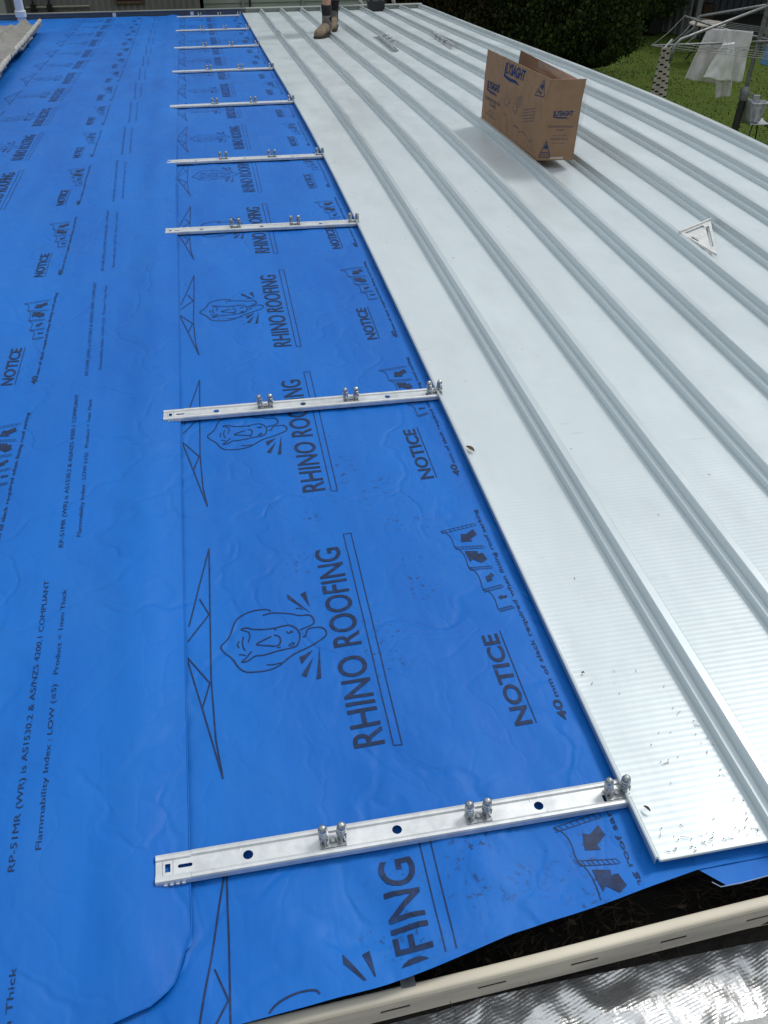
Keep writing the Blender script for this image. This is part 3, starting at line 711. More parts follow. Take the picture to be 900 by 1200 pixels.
LX = [(182, 1020), (192, 487), (193, 271), (194, 190), (198, 124), (201, 84), (203, 56), (204, 35.5), (206, 19.3)]
for i in range(9):
    o = bar0 if i == 0 else copy_tree(bar0)
    o['label'] = 'galvanised ' + ords[i]
    a = at_roof(*PX[i], .010); b = at_roof(*LX[i], .010)
    y = a.y
    o.location = (a.x, y, surf(y) + .002)
    o.rotation_euler = (math.atan((surf(y + .05) - surf(y - .05)) / .1), 0, math.atan2(a.y - b.y, a.x - b.x) if i < 4 else 0)



# ------------------------------------------------------------------ ground
mb = MB()
gx = [-60, -20, -8, -3, 0, 3, 6, 9, 12, 16, 24, 60, 120]; gy = [-60, -20, -5, 0, 5, 8, 11, 14, 17, 20, 24, 30, 60, 150]
mb.add([(x, y, -2.7) for y in gy for x in gx], [(j * 13 + i, j * 13 + i + 1, (j + 1) * 13 + i + 1, (j + 1) * 13 + i) for j in range(13) for i in range(12)])
setp(mb.build('lawn', M['grass']), kind='structure')
# short blades, thicker in tufts, over the part of the lawn that can be seen
rg = random.Random(3); mb = MB()
for i in range(26000):
    x = rg.uniform(5.5, 15); y = rg.uniform(9, 20.5)
    n_ = noise.noise(Vector((x * 1.3, y * 1.3, 0)))
    h = rg.uniform(.010, .032) * (1.1 + n_); a = rg.uniform(0, 6.28); w_ = rg.uniform(.006, .014)
    dx, dy = math.cos(a) * w_, math.sin(a) * w_; l = rg.uniform(-.03, .03)
    mb.add([(x - dx, y - dy, -2.7), (x + dx, y + dy, -2.7), (x + l, y + l, -2.7 + h)], [(0, 1, 2)])
setp(mb.build('grass_blades', leafmat('grass blades', (.048, .080, .010), (.086, .120, .019))), 'short mown grass blades of the back lawn', 'grass', kind='stuff')

# ------------------------------------------------------------------ gutter
gt = thing('gutter', 'cream metal gutter with slotted front face and rounded bead, full of dead leaves', 'gutter', (0, -.25, -.1))
GZ = -.030
pa = at_z(300, 1206, GZ); pb = at_z(900, 1057.5, GZ)
GY = pa.y; GS = (pb.y - pa.y) / (pb.x - pa.x)
def skew(mb, x_from=-.3, x_to=1.2):
    mb.v = [(x, y + GS * (min(max(x, x_from), x_to) - pa.x), z) for x, y, z in mb.v]; return mb
x0, x1 = -2.6, 2.6
R_ = .0088
prof = []
for i in range(17):
    t = RAD(-70 + 270 * i / 16); c_, s_ = math.cos(t), math.sin(t); sg = lambda v: math.copysign(abs(v) ** .62, v)
    prof.append((GY + .0088 * -sg(c_), GZ + .0070 * sg(s_)))
# bead: front rounded roll
def extr(mb, prof, xs, wob=0.0, mi=0):
    n = len(prof)
    mb.add([(x, y + wob * noise.noise(Vector((x * 2, 0, 7))), z + wob * noise.noise(Vector((x * 2.3, 4, 1)))) for x in xs for y, z in prof],
           [(j * n + i, j * n + i + 1, (j + 1) * n + i + 1, (j + 1) * n + i) for j in range(len(xs) - 1) for i in range(n - 1)], mi)
xs = [x0 + (x1 - x0) * i / 260 for i in range(261)]
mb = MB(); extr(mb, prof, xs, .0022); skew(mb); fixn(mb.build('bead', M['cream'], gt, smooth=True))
# face with slots (real openings) just under the bead
FY = GY - .0075; zt, zm0, zm1, zb = GZ - .006, GZ - .0285, GZ - .0335, GZ - .062
slots = []
for (u, v) in ((577, 1155), (688, 1128), (795, 1101), (890, 1077)):
    d = ray(u, v); q = CP + d * ((FY - CP.y) / d.y)
    for _ in range(5): q = CP + d * ((FY + GS * (q.x - pa.x) - CP.y) / d.y)
    slots.append(q)
pitch = (slots[3].x - slots[0].x) / 3; sx0 = slots[0].x; zs = min(zt - .012, max(zb + .012, sum(q.z for q in slots) / 4)); zm0, zm1 = zs + .0038, zs - .0038
mb = MB(); hl = .0215; k = int((x0 - sx0) / pitch); cx = sx0 + (k + 1) * pitch; x = x0
while cx < x1 - .1:
    for (a, b, c_, d_) in ((x, cx - hl, zb, zt), (cx - hl, cx + hl, zm0, zt), (cx - hl, cx + hl, zb, zm1)):
        m_ = max(1, int((b - a) / .03)); 
        for i in range(m_):
            xa, xb = a + (b - a) * i / m_, a + (b - a) * (i + 1) / m_
            mb.quad((xa, FY + (zt - c_) * .06, c_), (xb, FY + (zt - c_) * .06, c_), (xb, FY + (zt - d_) * .06, d_), (xa, FY + (zt - d_) * .06, d_))
    x = cx + hl; cx += pitch
mb.quad((x, FY + .003, zb), (x1, FY + .003, zb), (x1, FY, zt), (x, FY, zt))
mb.quad((x0, FY + .004, zb), (x1, FY + .004, zb), (x1, FY + .03, zb - .03), (x0, FY + .03, zb - .03))
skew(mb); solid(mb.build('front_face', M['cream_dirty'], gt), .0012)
mb = MB(); mb.quad((x0, FY + .03, zb - .03), (x1, FY + .03, zb - .03), (x1, -.102, zb - .03), (x0, -.102, zb - .03)); mb.build('gutter_floor', M['litter'], gt)
mb = MB(); mb.quad((x0, FY + .0035, zb), (x1, FY + .0035, zb), (x1, FY + .0025, zt), (x0, FY + .0025, zt)); skew(mb).build('inner_face', M['litter'], gt)  # near-black sheet behind the slots, shade put into its colour
# strap bracket
a = at_z(466, 1141, GZ + .002); b = at_z(484, 1137, GZ + .002); xm = (a.x + b.x) / 2
mb = MB(); mb.box((xm - .0105, GY + .002, GZ + .004), (xm + .0105, -.15, GZ + .0065)); skew(mb).build('strap_bracket', M['galvold'], gt)
# muck and dead leaves lying in it
mb = MB(); zg = zb - .024
xs = [x0 + i * .02 for i in range(260)]; yy_ = [FY + .008 + i * .0115 for i in range(15)]
n = 15; mb.add([(x, y, zg + .014 * noise.noise(Vector((x * 9, y * 22, 0))) + .006 * noise.noise(Vector((x * 40, y * 60, 0)))) for x in xs for y in yy_],
               [(j * n + i, j * n + i + 1, (j + 1) * n + i + 1, (j + 1) * n + i) for j in range(259) for i in range(n - 1)])
mb.v = [(x, min(y + GS * (min(max(x, -.3), 1.2) - pa.x), -.101), z) for x, y, z in mb.v]
setp(mb.build('gutter_muck', M['litter'], smooth=True), 'dark rotted leaf muck lying in the gutter', 'leaf muck', kind='stuff')
def twig(mb, p, a, l, r, bend=.3, zr=.004, rg=random):
    pts = []; x, y, z = p; k = 5; ang = a
    for i in range(k):
        pts.append((x, y, z)); x += math.cos(ang) * l / k; y += math.sin(ang) * l / k; z += rg.uniform(-zr, zr); ang += rg.uniform(-bend, bend)
    mb.tube(pts, [r, r * .95, r * .85, r * .7, r * .4], 4)
rg = random.Random(11); mb = MB()
for i in range(800):
    x = rg.uniform(-.3, 1.0); yl = GY + GS * (x - pa.x) + .014; y = rg.uniform(yl, -.135)
    if noise.noise(Vector((x * 6, y * 9, 2))) < -.12: continue
    z = zg + .012 + rg.uniform(0, .022)
    if rg.random() < .80: twig(mb, (x, y, z), rg.uniform(0, 6.28), rg.uniform(.012, .075), rg.uniform(.0003, .0008), .5, .006, rg)
    else:
        a = rg.uniform(0, 6.28); l = rg.uniform(.004, .009); w_ = l * .35; c_, s_ = math.cos(a), math.sin(a); t = rg.uniform(-.006, .006)
        mb.add([(x - c_ * l, y - s_ * l, z), (x - s_ * w_, y + c_ * w_, z + t), (x + c_ * l, y + s_ * l, z + .002), (x + s_ * w_, y - c_ * w_, z - t)], [(0, 1, 2), (0, 2, 3)])
setp(mb.build('dead_leaves', M['dead']), 'tangle of dry twigs and dead leaves in the gutter', 'leaf litter', kind='stuff')

# ------------------------------------------------------------------ silver foil below the gutter
fo = thing('foil_blanket', 'crumpled silver foil insulation blanket spread below the cream gutter', 'foil blanket', (0, -.8, -.2))
mb = MB(); nx, ny = 300, 110; fx0, fx1, fy0, fy1 = -.5, 1.5, -.95, -.13
def hF(x, y):
    z = -.165
    z += .020 * noise.noise(Vector((x * 2.6, y * 2.6, 1)))
    q = noise.noise(Vector((x * 8 + y * 3, y * 5, 4))); z += .011 * (1 - abs(q) * 2.5)
    q = noise.noise(Vector((x * 20 - y * 8, y * 16, 9))); z += .007 * (1 - abs(q) * 2)
    z += .0018 * noise.noise(Vector((x * 60, y * 50, 9)))
    return z
mb.add([(fx0 + (fx1 - fx0) * i / nx, fy0 + (fy1 - fy0) * j / ny, hF(fx0 + (fx1 - fx0) * i / nx, fy0 + (fy1 - fy0) * j / ny)) for j in range(ny + 1) for i in range(nx + 1)],
       [(j * (nx + 1) + i, j * (nx + 1) + i + 1, (j + 1) * (nx + 1) + i + 1, (j + 1) * (nx + 1) + i) for j in range(ny) for i in range(nx)])
mb.build('foil', M['foil'], fo, smooth=True)
mb = MB(); mb.box((-2.6, -3.2, -.30), (2.6, -.08, -.21)); lr = setp(mb.build('lower_roof', M['shedsteel']), 'lower verandah roof that the silver foil lies on', 'verandah roof')
# little grey tab at the very bottom right of the foil
a = at_z(848, 1203, -.13); mb = MB(); mb.box((a.x, a.y - .03, -.135), (a.x + .3, a.y + .001, -.128)); setp(mb.build('metal_strip', M['galvold']), 'thin grey metal strip on the foil in the bottom right corner', 'metal strip')

# ------------------------------------------------------------------ leaf bits on the roofing sheet
rg = random.Random(5); mb = MB()
def on_sheet(x, y): return surf(y) + PAN + .0022
for i in range(75):
    t = rg.random()
    if t < .55: x = rg.uniform(.497, .66); y = -.125 + abs(rg.gauss(0, .022))
    elif t < .75: x = rg.uniform(.645, .668) ; y = rg.uniform(-.12, .12)
    else: x = rg.uniform(.50, .665); y = rg.uniform(-.12, .25) ** 1
    if x > .668: continue
    l = abs(rg.gauss(.003, .003)) + .0015
    if rg.random() < .6: twig(mb, (x, y, on_sheet(x, y)), rg.uniform(0, 6.28), l * 1.6, rg.uniform(.0003, .0006), .5, .0006, rg)
    else: mb.lathe([(.0001, -.001), (.0008, 0), (.0012, .0006), (.0002, .0014)], (x, y, on_sheet(x, y)), 5)
for i in range(60):
    x = rg.uniform(.5, 2.5); y = rg.uniform(-.1, 5.5)
    ph = ((x - 2 * SP) / SP) % 1
    if ph < .12 or ph > .87: continue
    twig(mb, (x + bow(y, x), y, on_sheet(x, y)), rg.uniform(0, 6.28), rg.uniform(.003, .009), .0006, .4, .0003, rg)
setp(mb.build('leaf_bits', M['twig']), 'scattered tiny twigs and seed husks on the white roofing sheets', 'leaf litter', kind='stuff')
def leafthing(label, u, v, l, w_, ang, h, m):
    p = at_roof(u, v, h); mb = MB(); n = 7; c_, s_ = math.cos(ang), math.sin(ang); vs = []
    for i in range(n):
        t = i / (n - 1); ww = w_ * math.sin(math.pi * min(1, t * .92 + .04)); lx = (t - .5) * l; zz = .0025 * math.sin(t * 3.1)
        vs += [(p.x + lx * c_ - ww * s_, p.y + lx * s_ + ww * c_, p.z + zz + .002), (p.x + lx * c_, p.y + lx * s_, p.z + zz), (p.x + lx * c_ + ww * s_, p.y + lx * s_ - ww * c_, p.z + zz + .002)]
    fs = []
    for i in range(n - 1):
        for k in (0, 1): fs.append((i * 3 + k, i * 3 + k + 1, i * 3 + k + 4, i * 3 + k + 3))
    mb.add(vs, fs); o = mb.build('dry_leaf', m); solid(o, .0006); return setp(o, label, 'leaf', 'dry leaves on the first roofing sheet')
leafthing('curled olive brown leaf on the first roofing sheet edge near its bottom corner', 758, 948, .013, .0022, RAD(120), PAN + .006, M['twig'])
leafthing('dry brown leaf on the first roofing sheet edge, beside the second clip bar', 551, 526, .030, .006, RAD(118), PAN + .006, M['twig'])
leafthing('tiny dark seed pod on the first roofing sheet between the two nearest clip bars', 683, 789, .006, .0014, RAD(5), PAN + .002, M['twig'])

# ------------------------------------------------------------------ loose clip bars on the roofing
def loose(label, pts, roll):
    (u0, v0), (u1, v1) = pts
    a = at_roof(u0, v0, PAN + .02); b = at_roof(u1, v1, PAN + .02)
    r = thing('loose_clip_bar', label, 'clip bar', tuple((a + b) / 2), 'spare clip bars lying on the roofing')
    ln = (b - a).length; me = clip_prof = MB()
    for sgn in (1,):
        pr_ = [(-.0245, .0005), (-.0240, .0090), (-.0185, .0128), (-.0130, .0085), (.0130, .0085), (.0185, .0128), (.0240, .0090), (.0245, .0005)]
        me.add([(x, y, z) for x in (-ln / 2, ln / 2) for y, z in pr_], [(i, i + 1, 8 + i + 1, 8 + i) for i in range(7)])
    o = fixn(me.build('rail', M['galv'], r, local=True)); solid(o, .001)
    for j in range(3):
        c = clip_mesh().build('clip', M['clip'], r, smooth=True, local=True, angle=35); c.location = ((j - 1) * min(SP, ln * .34), 0, 0); c.scale = (1.25, 1.25, 1.25)
    r.rotation_euler = (Matrix.Rotation(math.atan2(b.y - a.y, b.x - a.x), 3, 'Z') @ Matrix.Rotation(-math.asin((b.z - a.z) / ln), 3, 'Y') @ Matrix.Rotation(roll, 3, 'X')).to_euler()
    return r
loose('spare clip bar lying on its side with three prongs up, nearer the worker', ((441, 40), (464, 58)), RAD(-40))
loose('spare clip bar lying against a rib between the cardboard box and the far flashing', ((506, 38), (531, 55)), RAD(62))

# ------------------------------------------------------------------ speed square
A = at_roof(797, 274, .050); B = at_roof(832.5, 259.5, .030); C_ = at_roof(840, 299, .034)
sq = thing('speed_square', 'white metal triangular speed square with slots, lying between two roofing ribs', 'set square', tuple(B))
def tri_frame(P, Q, R2, t):
    P, Q, R2 = Vector(P), Vector(Q), Vector(R2); n = (Q - P).cross(R2 - P).normalized()
    if n.z < 0: n = -n
    return P, Q, R2, n
P_, Q_, R2, nrm = tri_frame(A, B, C_, .003)
def bary(a, b, c): return P_ * a + Q_ * b + R2 * c
# plate with three slots, built as a triangle with polygonal holes via bmesh fill
outer = [(1, 0, 0), (0, 1, 0), (0, 0, 1)]
h1 = [(.88, .08, .04), (.28, .68, .04), (.23, .64, .13), (.78, .11, .11)]      # along the fence side
h2 = [(.09, .78, .13), (.06, .18, .76), (.15, .09, .76), (.21, .66, .13)]      # parallel to the right edge
h3 = [(.70, .04, .26), (.50, .05, .45), (.48, .10, .42), (.65, .10, .25)]
h4 = [(.52, .02, .46), (.14, .02, .84), (.14, .05, .81), (.48, .07, .45)]
bm = bmesh.new(); edges = []
for loop in (outer, h1, h2, h3):
    vs = [bm.verts.new(bary(*p)) for p in loop]
    for i in range(len(vs)): edges.append(bm.edges.new((vs[i], vs[(i + 1) % len(vs)])))
bmesh.ops.triangle_fill(bm, use_beauty=True, edges=edges, normal=nrm)
bmesh.ops.translate(bm, verts=bm.verts, vec=-B)
me = bpy.data.meshes.new('plate'); bm.to_mesh(me); bm.free(); me.materials.append(M['alu'])
o = bpy.data.objects.new('plate', me); COL.objects.link(o); o.parent = sq; solid(o, .007, 0)
mb = MB(); d = (Q_ - P_).normalized(); s_ = nrm.cross(d).normalized()
if s_.dot(R2 - P_) > 0: s_ = -s_
h = nrm * .011; w_ = s_ * .006
a, b = P_ - d * .004, Q_ + d * .004
mb.add([a - h, a - h + w_, b - h + w_, b - h, a + h, a + h + w_, b + h + w_, b + h], [(0, 1, 2, 3), (4, 7, 6, 5), (0, 4, 5, 1), (1, 5, 6, 2), (2, 6, 7, 3), (3, 7, 4, 0)])
mb.build('fence', M['alu'], sq)

# ------------------------------------------------------------------ cardboard box
FRAY = ['']
def pA(u, v, y): return at_y(u, v, y)
n0 = at_roof(629, 188, .050); f0 = at_roof(564, 137.5, .050); r0 = at_roof(671, 187.5, .050)
bx = thing('cardboard_box', 'open brown cardboard box with blue printing, standing across the ribs of the white roofing', 'box', tuple(n0))
NB_, FB_, RB_ = n0, f0, r0
NT = at_y(636.7, 119.5, n0.y); RT = at_y(681.7, 121.0, r0.y); FT = at_y(568.3, 91.0, f0.y)
NT = Vector((n0.x + .004, n0.y, NT.z)); RT = Vector((r0.x + .008, r0.y, NT.z - .004)); FT = Vector((f0.x + .004, f0.y, FT.z + .012))
BB_ = FB_ + (RB_ - NB_); BT = FT + (RT - NT)
NF = at_y(646.5, 93.3, n0.y - .01); RF = at_y(687.5, 92.5, r0.y - .012); FF = at_y(571.7, 57.5, f0.y + .0)
T_ = .004
def bilin(a, b, c, d, s, t): return (a.lerp(b, s)).lerp(d.lerp(c, s), t)    # a-b bottom, d-c top
def patch(a, b, c, d, nx=8, ny=6, dent=0.0, seed=0, nrm=None):
    mb = MB(); vs = []
    nn = (b - a).cross(d - a).normalized()
    for j in range(ny + 1):
        for i in range(nx + 1):
            s, t = i / nx, j / ny; p = bilin(a, b, c, d, s, t)
            vs.append(p + nn * dent * noise.noise(Vector((s * 3 + seed, t * 3, seed))) * math.sin(math.pi * s) * math.sin(math.pi * min(1, t + .0)) + (d - a).normalized() * (.0022 * noise.noise(Vector((s * 22, seed, 2))) if (j == ny and 'flap' in FRAY[0]) else 0))
    mb.add(vs, [(j * (nx + 1) + i, j * (nx + 1) + i + 1, (j + 1) * (nx + 1) + i + 1, (j + 1) * (nx + 1) + i) for j in range(ny) for i in range(nx)]); return mb
FRAY = ['']
def cardp(name, a, b, c, d, dent=.004, seed=0):
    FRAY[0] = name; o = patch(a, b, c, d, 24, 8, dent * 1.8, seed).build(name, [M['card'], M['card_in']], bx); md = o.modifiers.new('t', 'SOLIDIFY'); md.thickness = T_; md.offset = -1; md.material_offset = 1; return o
cardp('long_side', FB_, NB_, NT, FT, .0006, 1)
cardp('end_side', NB_, RB_, RT, NT, .0006, 2)
cardp('far_long_side', RB_, BB_, BT, RT, .003, 3)
cardp('far_end_side', BB_, FB_, FT, BT, .003, 4)
cardp('base', FB_, BB_, RB_, NB_, 0, 5)
mid_t = NT.lerp(FT, .62)
cardp('long_flap', FT, NT, NF, FF, .0006, 6)
cardp('end_flap', NT, RT, RF, NF + Vector((.004, -.004, 0)), .003, 7)
o = cardp('far_flap', RT + Vector((.002, .02, 0)), BT, at_y(611, 59, f0.y - .03), at_y(676, 92.5, r0.y + .30), .008, 8)
# printing on the box: laid out on each face by its own (s, t), s along, t up
def face_print(name, quad, items, m, off=.0012):
    a, b, c, d = quad; nn = (b - a).cross(d - a).normalized(); mb = MB()
    def put(P, F): mb.add([bilin(a, b, c, d, s, t) + nn * off for s, t in P], F)
    for it in items:
        if it[0] == 't':
            _, txt, s0, s1, t0, t1, bold = it; P, F = text_mesh(txt, bold)
            put([(s0 + (s1 - s0) * p[0], t0 + (t1 - t0) * p[1]) for p in P], F)
        elif it[0] == 'l':
            _, pts, w_ = it; asp = (b - a).length / (d - a).length
            V, F = polyline2d([(p[0] * asp, p[1]) for p in pts], w_, .2); put([(v[0] / asp, v[1]) for v in V], F)
        elif it[0] == 'p': put(it[1], [tuple(range(len(it[1])))])
    o = mb.build(name, m, bx)
    return o
def badge(s0, s1, t0, t1):
    w_, h_ = s1 - s0, t1 - t0
    X = lambda a: s0 + a * w_; Y = lambda b: t0 + b * h_
    return [('t', 'LYSAGHT', X(.08), X(1), Y(.38), Y(1), .03),
            ('p', [(X(0), Y(.95)), (X(.05), Y(.95)), (X(.05), Y(.30)), (X(.0), Y(.18))]),
            ('p', [(X(0), Y(.18)), (X(.05), Y(.30)), (X(.35), Y(.22)), (X(.62), Y(.24)), (X(.86), Y(.05)), (X(.60), Y(.08)), (X(.35), Y(.04))])]
q_long = (FB_, NB_, NT, FT); q_end = (NB_, RB_, RT, NT); q_lf = (FT, NT, NF, FF)
face_print('printing', q_long, badge(.07, .30, .66, .93), M['blueink'])
it = [('t', 'CONCEALED FIX', .05, .34, .50, .57, .02), ('t', 'CLIPS', .14, .26, .40, .46, .02), ('t', 'QTY 75', .12, .22, .25, .285, 0), ('t', 'MADE IN AUSTRALIA', .08, .28, .17, .205, 0)]
it += [('l', [(.42, .80), (.40, .62), (.45, .60), (.50, .72)], .012), ('l', [(.44, .82), (.49, .68)], .012), ('l', [(.40, .44), (.47, .40)], .01), ('l', [(.47, .36), (.47, .10)], .012), ('l', [(.50, .36), (.51, .08)], .012),
       ('l', [(.57, .76), (.55, .62), (.60, .55), (.63, .66)], .012)]
for i in range(5): it.append(('l', [(.60 + .0 * i, .85 - i * .045), (.68, .93 - i * .045)], .009)); it.append(('l', [(.72, .70 - i * .055), (.90, .84 - i * .055)], .009))
it += [('l', [(.68, .26), (.76, .32), (.86, .22), (.90, .30)], .010), ('t', 'FIXING', .60, .67, .30, .34, 0), ('l', [(.80, .20), (.84, .12), (.90, .10)], .009)]
face_print('printing', q_long, it, M['greyink'], .0014)
face_print('printing', q_lf, badge(.34, .66, .16, .88), M['blueink'])
face_print('printing', q_lf, [('l', [(.86, .12), (.92, .85), (.985, .20), (.86, .12)], .03), ('t', '4', .90, .94, .45, .68, .05), ('t', 'kg', .89, .94, .25, .38, .02)], M['blueink'], .0014)
face_print('printing', q_end, badge(.30, .82, .72, .86), M['blueink'])
face_print('printing', q_end, [('t', 'CONCEALED FIX 700 HS', .18, .86, .575, .605, .015), ('t', 'CLIPS', .44, .64, .515, .545, .015), ('t', 'MADE IN AUSTRALIA', .34, .72, .425, .445, 0), ('t', 'CONTENTS: 75', .28, .78, .36, .39, .015), ('t', 'STORE DRY', .36, .72, .295, .31, 0)], M['greyink'], .0012)
face_print('printing', q_end, [('l', [(.04, .06), (.20, .34), (.36, .06), (.04, .06)], .012), ('t', '4', .15, .25, .19, .28, .05), ('l', [(.10, .14), (.30, .14)], .012), ('l', [(.08, .10), (.32, .10)], .01)], M['blueink'], .0014)
mb = MB(); nn = (RB_ - NB_).cross(NT - NB_).normalized()
mb.quad(*[bilin(*q_end, s, t) + nn * .002 for s, t in ((.35, .02), (.72, .02), (.72, .07), (.35, .06))]); mb.build('packing_tape', M['tape'], bx)
# crumpled clear film sticking out behind the box
mb = MB(); p0 = RT + Vector((.03, .25, .05)); vs = []
for j in range(8):
    for i in range(14):
        s, t = i / 13, j / 7
        p = RB_.lerp(BB_, .02 + s * .75) + Vector((.012 + .035 * t + .02 * noise.noise(Vector((s * 6, t * 5, 1))), 0, .03 + (.30 + .04 * noise.noise(Vector((s * 9, 3, 1)))) * t))
        vs.append(p)
mb.add(vs, [(j * 14 + i, j * 14 + i + 1, (j + 1) * 14 + i + 1, (j + 1) * 14 + i) for j in range(7) for i in range(13)])
cf = mb.build('plastic_film', M['film'], None, smooth=True); setp(cf, 'crumpled clear plastic film leaning on the back of the cardboard box', 'plastic film')

# ------------------------------------------------------------------ worker standing on the far part of the roof
fr = at_roof(381, 45, PAN); bk = at_roof(393.5, 35.5, PAN + .01)
pn = thing('person', 'worker standing on the roof in tan boots, black socks and bare calves', 'person', (fr.x, fr.y, surf(fr.y) + PAN), None)
def boot(heel, dirv, yaw_n, lift=0.0):
    """heel: ground point under the heel; dirv: unit 2d direction of the toes"""
    d = Vector((dirv[0], dirv[1], 0)).normalized(); s = Vector((-d.y, d.x, 0)); H = Vector(heel)
    sec = [(-.035, .030, .0, .085), (-.03, .038, .0, .10), (.03, .042, .0, .105), (.08, .043, .0, .095), (.13, .048, .0, .080), (.18, .051, .0, .070), (.22, .049, .0, .060), (.25, .040, .0, .048), (.268, .022, .004, .032)]
    rings = []
    for (l, w_, z0, z1) in sec:
        ring = []
        for k in range(14):
            t = 2 * math.pi * k / 14; cz = (z0 + z1) / 2 + .012; hz = (z1 - z0) / 2
            ct, st = math.cos(t), math.sin(t); sg = lambda v: math.copysign(abs(v) ** .75, v)
            ring.append(H + d * l + s * w_ * sg(ct) + Vector((0, 0, cz + hz * sg(st) + lift)))
        rings.append(ring)
    mb = MB(); mb.loft(rings)
    shaft = []
    for (z, rx, ry, off) in ((.06, .048, .062, .028), (.10, .046, .060, .022), (.13, .044, .056, .012), (.165, .045, .055, .006)):
        shaft.append([H + d * (off + ry * math.cos(t)) + s * rx * math.sin(t) + Vector((0, 0, z + lift)) for t in [2 * math.pi * k / 14 for k in range(14)]])
    m2 = MB(); m2.loft(shaft)
    so_ = MB(); ring = [(-.045, .030), (-.03, .042), (.05, .045), (.12, .050), (.19, .055), (.24, .048), (.272, .028), (.282, .008)]
    pts = [(l, w_) for l, w_ in ring] + [(l, -w_) for l, w_ in reversed(ring)]; n = len(pts)
    vs = [H + d * l + s * w_ + Vector((0, 0, lift + .0)) for l, w_ in pts] + [H + d * l + s * w_ + Vector((0, 0, lift + .020)) for l, w_ in pts]
    so_.add(vs, [tuple(range(n)), tuple(range(n, 2 * n))] + [(i, (i + 1) % n, n + (i + 1) % n, n + i) for i in range(n)])
    b = fixn(mb.build('boot', M['boot'], pn, smooth=True)); fixn(m2.build('boot_collar', M['boot_grey'], b, smooth=True)); fixn(so_.build('boot_sole', M['sole'], b))
    return H + d * .012 + Vector((0, 0, .15 + lift))
dr = Vector((-.50, -.86, 0)).normalized()
h1_ = Vector((1.075, fr.y + .20, surf(fr.y) + PAN)); h2_ = Vector((bk.x + .04, bk.y + .18, surf(bk.y) + PAN + .004))
h1_.x = fr.x + .055; h2_.x = bk.x + .01
an1 = boot(h1_, dr, 0); an2 = boot(h2_, Vector((-.25, -.97, 0)).normalized(), 0, .006)
# one continuous body grown along a skeleton
hipc = (an1 + an2) / 2 + Vector((.10, .14, .77))
lr_ = Vector((-dr.y, dr.x, 0)); 
J = {}
def skin_body(name, verts, edges, radii, m, parent, lv=2):
    me = bpy.data.meshes.new(name); me.from_pydata([tuple(Vector(v) - pn.location) for v in verts], edges, [])
    o = bpy.data.objects.new(name, me); COL.objects.link(o); o.parent = parent; me.materials.append(m)
    md = o.modifiers.new('skin', 'SKIN'); md.use_smooth_shade = True
    for i, r in enumerate(radii):
        me.skin_vertices[0].data[i].radius = r if isinstance(r, tuple) else (r, r)
    me.skin_vertices[0].data[0].use_root = True
    sd = o.modifiers.new('sub', 'SUBSURF'); sd.levels = lv; sd.render_levels = lv
    dg = bpy.context.evaluated_depsgraph_get(); me2 = bpy.data.meshes.new_from_object(o.evaluated_get(dg)); o.modifiers.clear(); o.data = me2; me2.name = name
    me2.materials.clear(); me2.materials.append(m); return o
V_ = [hipc]; E_ = []; Rr = [(.13, .10)]
def addj(p, par, r): V_.append(Vector(p)); E_.append((par, len(V_) - 1)); Rr.append(r); return len(V_) - 1
up = Vector((0, 0, 1)); side = Vector((1, 0, 0))
for an, sgn in ((an1, -1), (an2, 1)):
    hip = addj(hipc + side * .09 * sgn + Vector((0, 0, -.06)), 0, .088)
    knee = (hipc + side * .09 * sgn).lerp(an, .52) + dr * .05
    th = addj(V_[hip].lerp(knee, .5), hip, .078); kn = addj(knee, th, .056)
    cf_ = addj(knee.lerp(an, .33) - dr * .018, kn, .060); sh = addj(knee.lerp(an, .75), cf_, .042); ak = addj(an, sh, .038); addj(an + Vector((0, 0, -.07)) + dr * .03, ak, .038)
w1_ = addj(hipc + up * .16, 0, (.125, .09)); ch = addj(hipc + up * .36 + dr * .02, w1_, (.15, .10)); nb_ = addj(hipc + up * .50 + dr * .02, ch, (.10, .08)); nk = addj(hipc + up * .58 + dr * .03, nb_, .052)
hd0 = addj(hipc + up * .66 + dr * .05, nk, .068); hd1 = addj(hipc + up * .74 + dr * .055, hd0, .082); hd2 = addj(hipc + up * .81 + dr * .05, hd1, .060)
addj(hipc + up * .71 + dr * .155, hd0, .014)
for sgn in (-1, 1): addj(hipc + up * .735 + dr * .04 + side * .088 * sgn, hd1, .014)
hands = []
for sgn in (-1, 1):
    sh_ = addj(hipc + up * .47 + side * .19 * sgn, nb_, .062); el = addj(hipc + up * .18 + side * .25 * sgn + dr * .02, sh_, .044); wr_ = addj(hipc - up * .03 + side * .24 * sgn + dr * .14, el, .028)
    pl = addj(V_[wr_] + (dr * .05 - up * .05), wr_, (.030, .018)); hands.append((pl, sgn))
for pl, sgn in hands:
    base = V_[pl]
    for k, off in enumerate((-.026, -.009, .009, .026)):
        l = (.030, .034, .032, .026)[k]; ax = Vector((0, 0, 1)).cross(dr) * off
        a_ = addj(base + ax + dr * .028 - up * .034, pl, .0095); b_ = addj(V_[a_] - up * l, a_, .0085); addj(V_[b_] - up * l * .8 - dr * .012, b_, .0075)
    t1 = addj(base - side * .030 * sgn + dr * .02 + up * .005, pl, .011); addj(V_[t1] - up * .035 - side * .006 * sgn, t1, .009)
skin_body('body', V_, E_, Rr, M['skin'], pn)
def tubeloft(name, path, radii, m, n=16, wob=.0, elong=1.0):
    rings = []
    for i, (p, r) in enumerate(zip(path, radii)):
        p = Vector(p); rings.append([p + Vector((math.cos(t) * r * elong, math.sin(t) * r, 0)) + Vector((0, 0, wob * noise.noise(Vector((math.cos(t) * 2, math.sin(t) * 2, i * .7))))) for t in [2 * math.pi * k / n for k in range(n)]])
    mb = MB(); mb.loft(rings); return fixn(mb.build(name, m, pn, smooth=True))
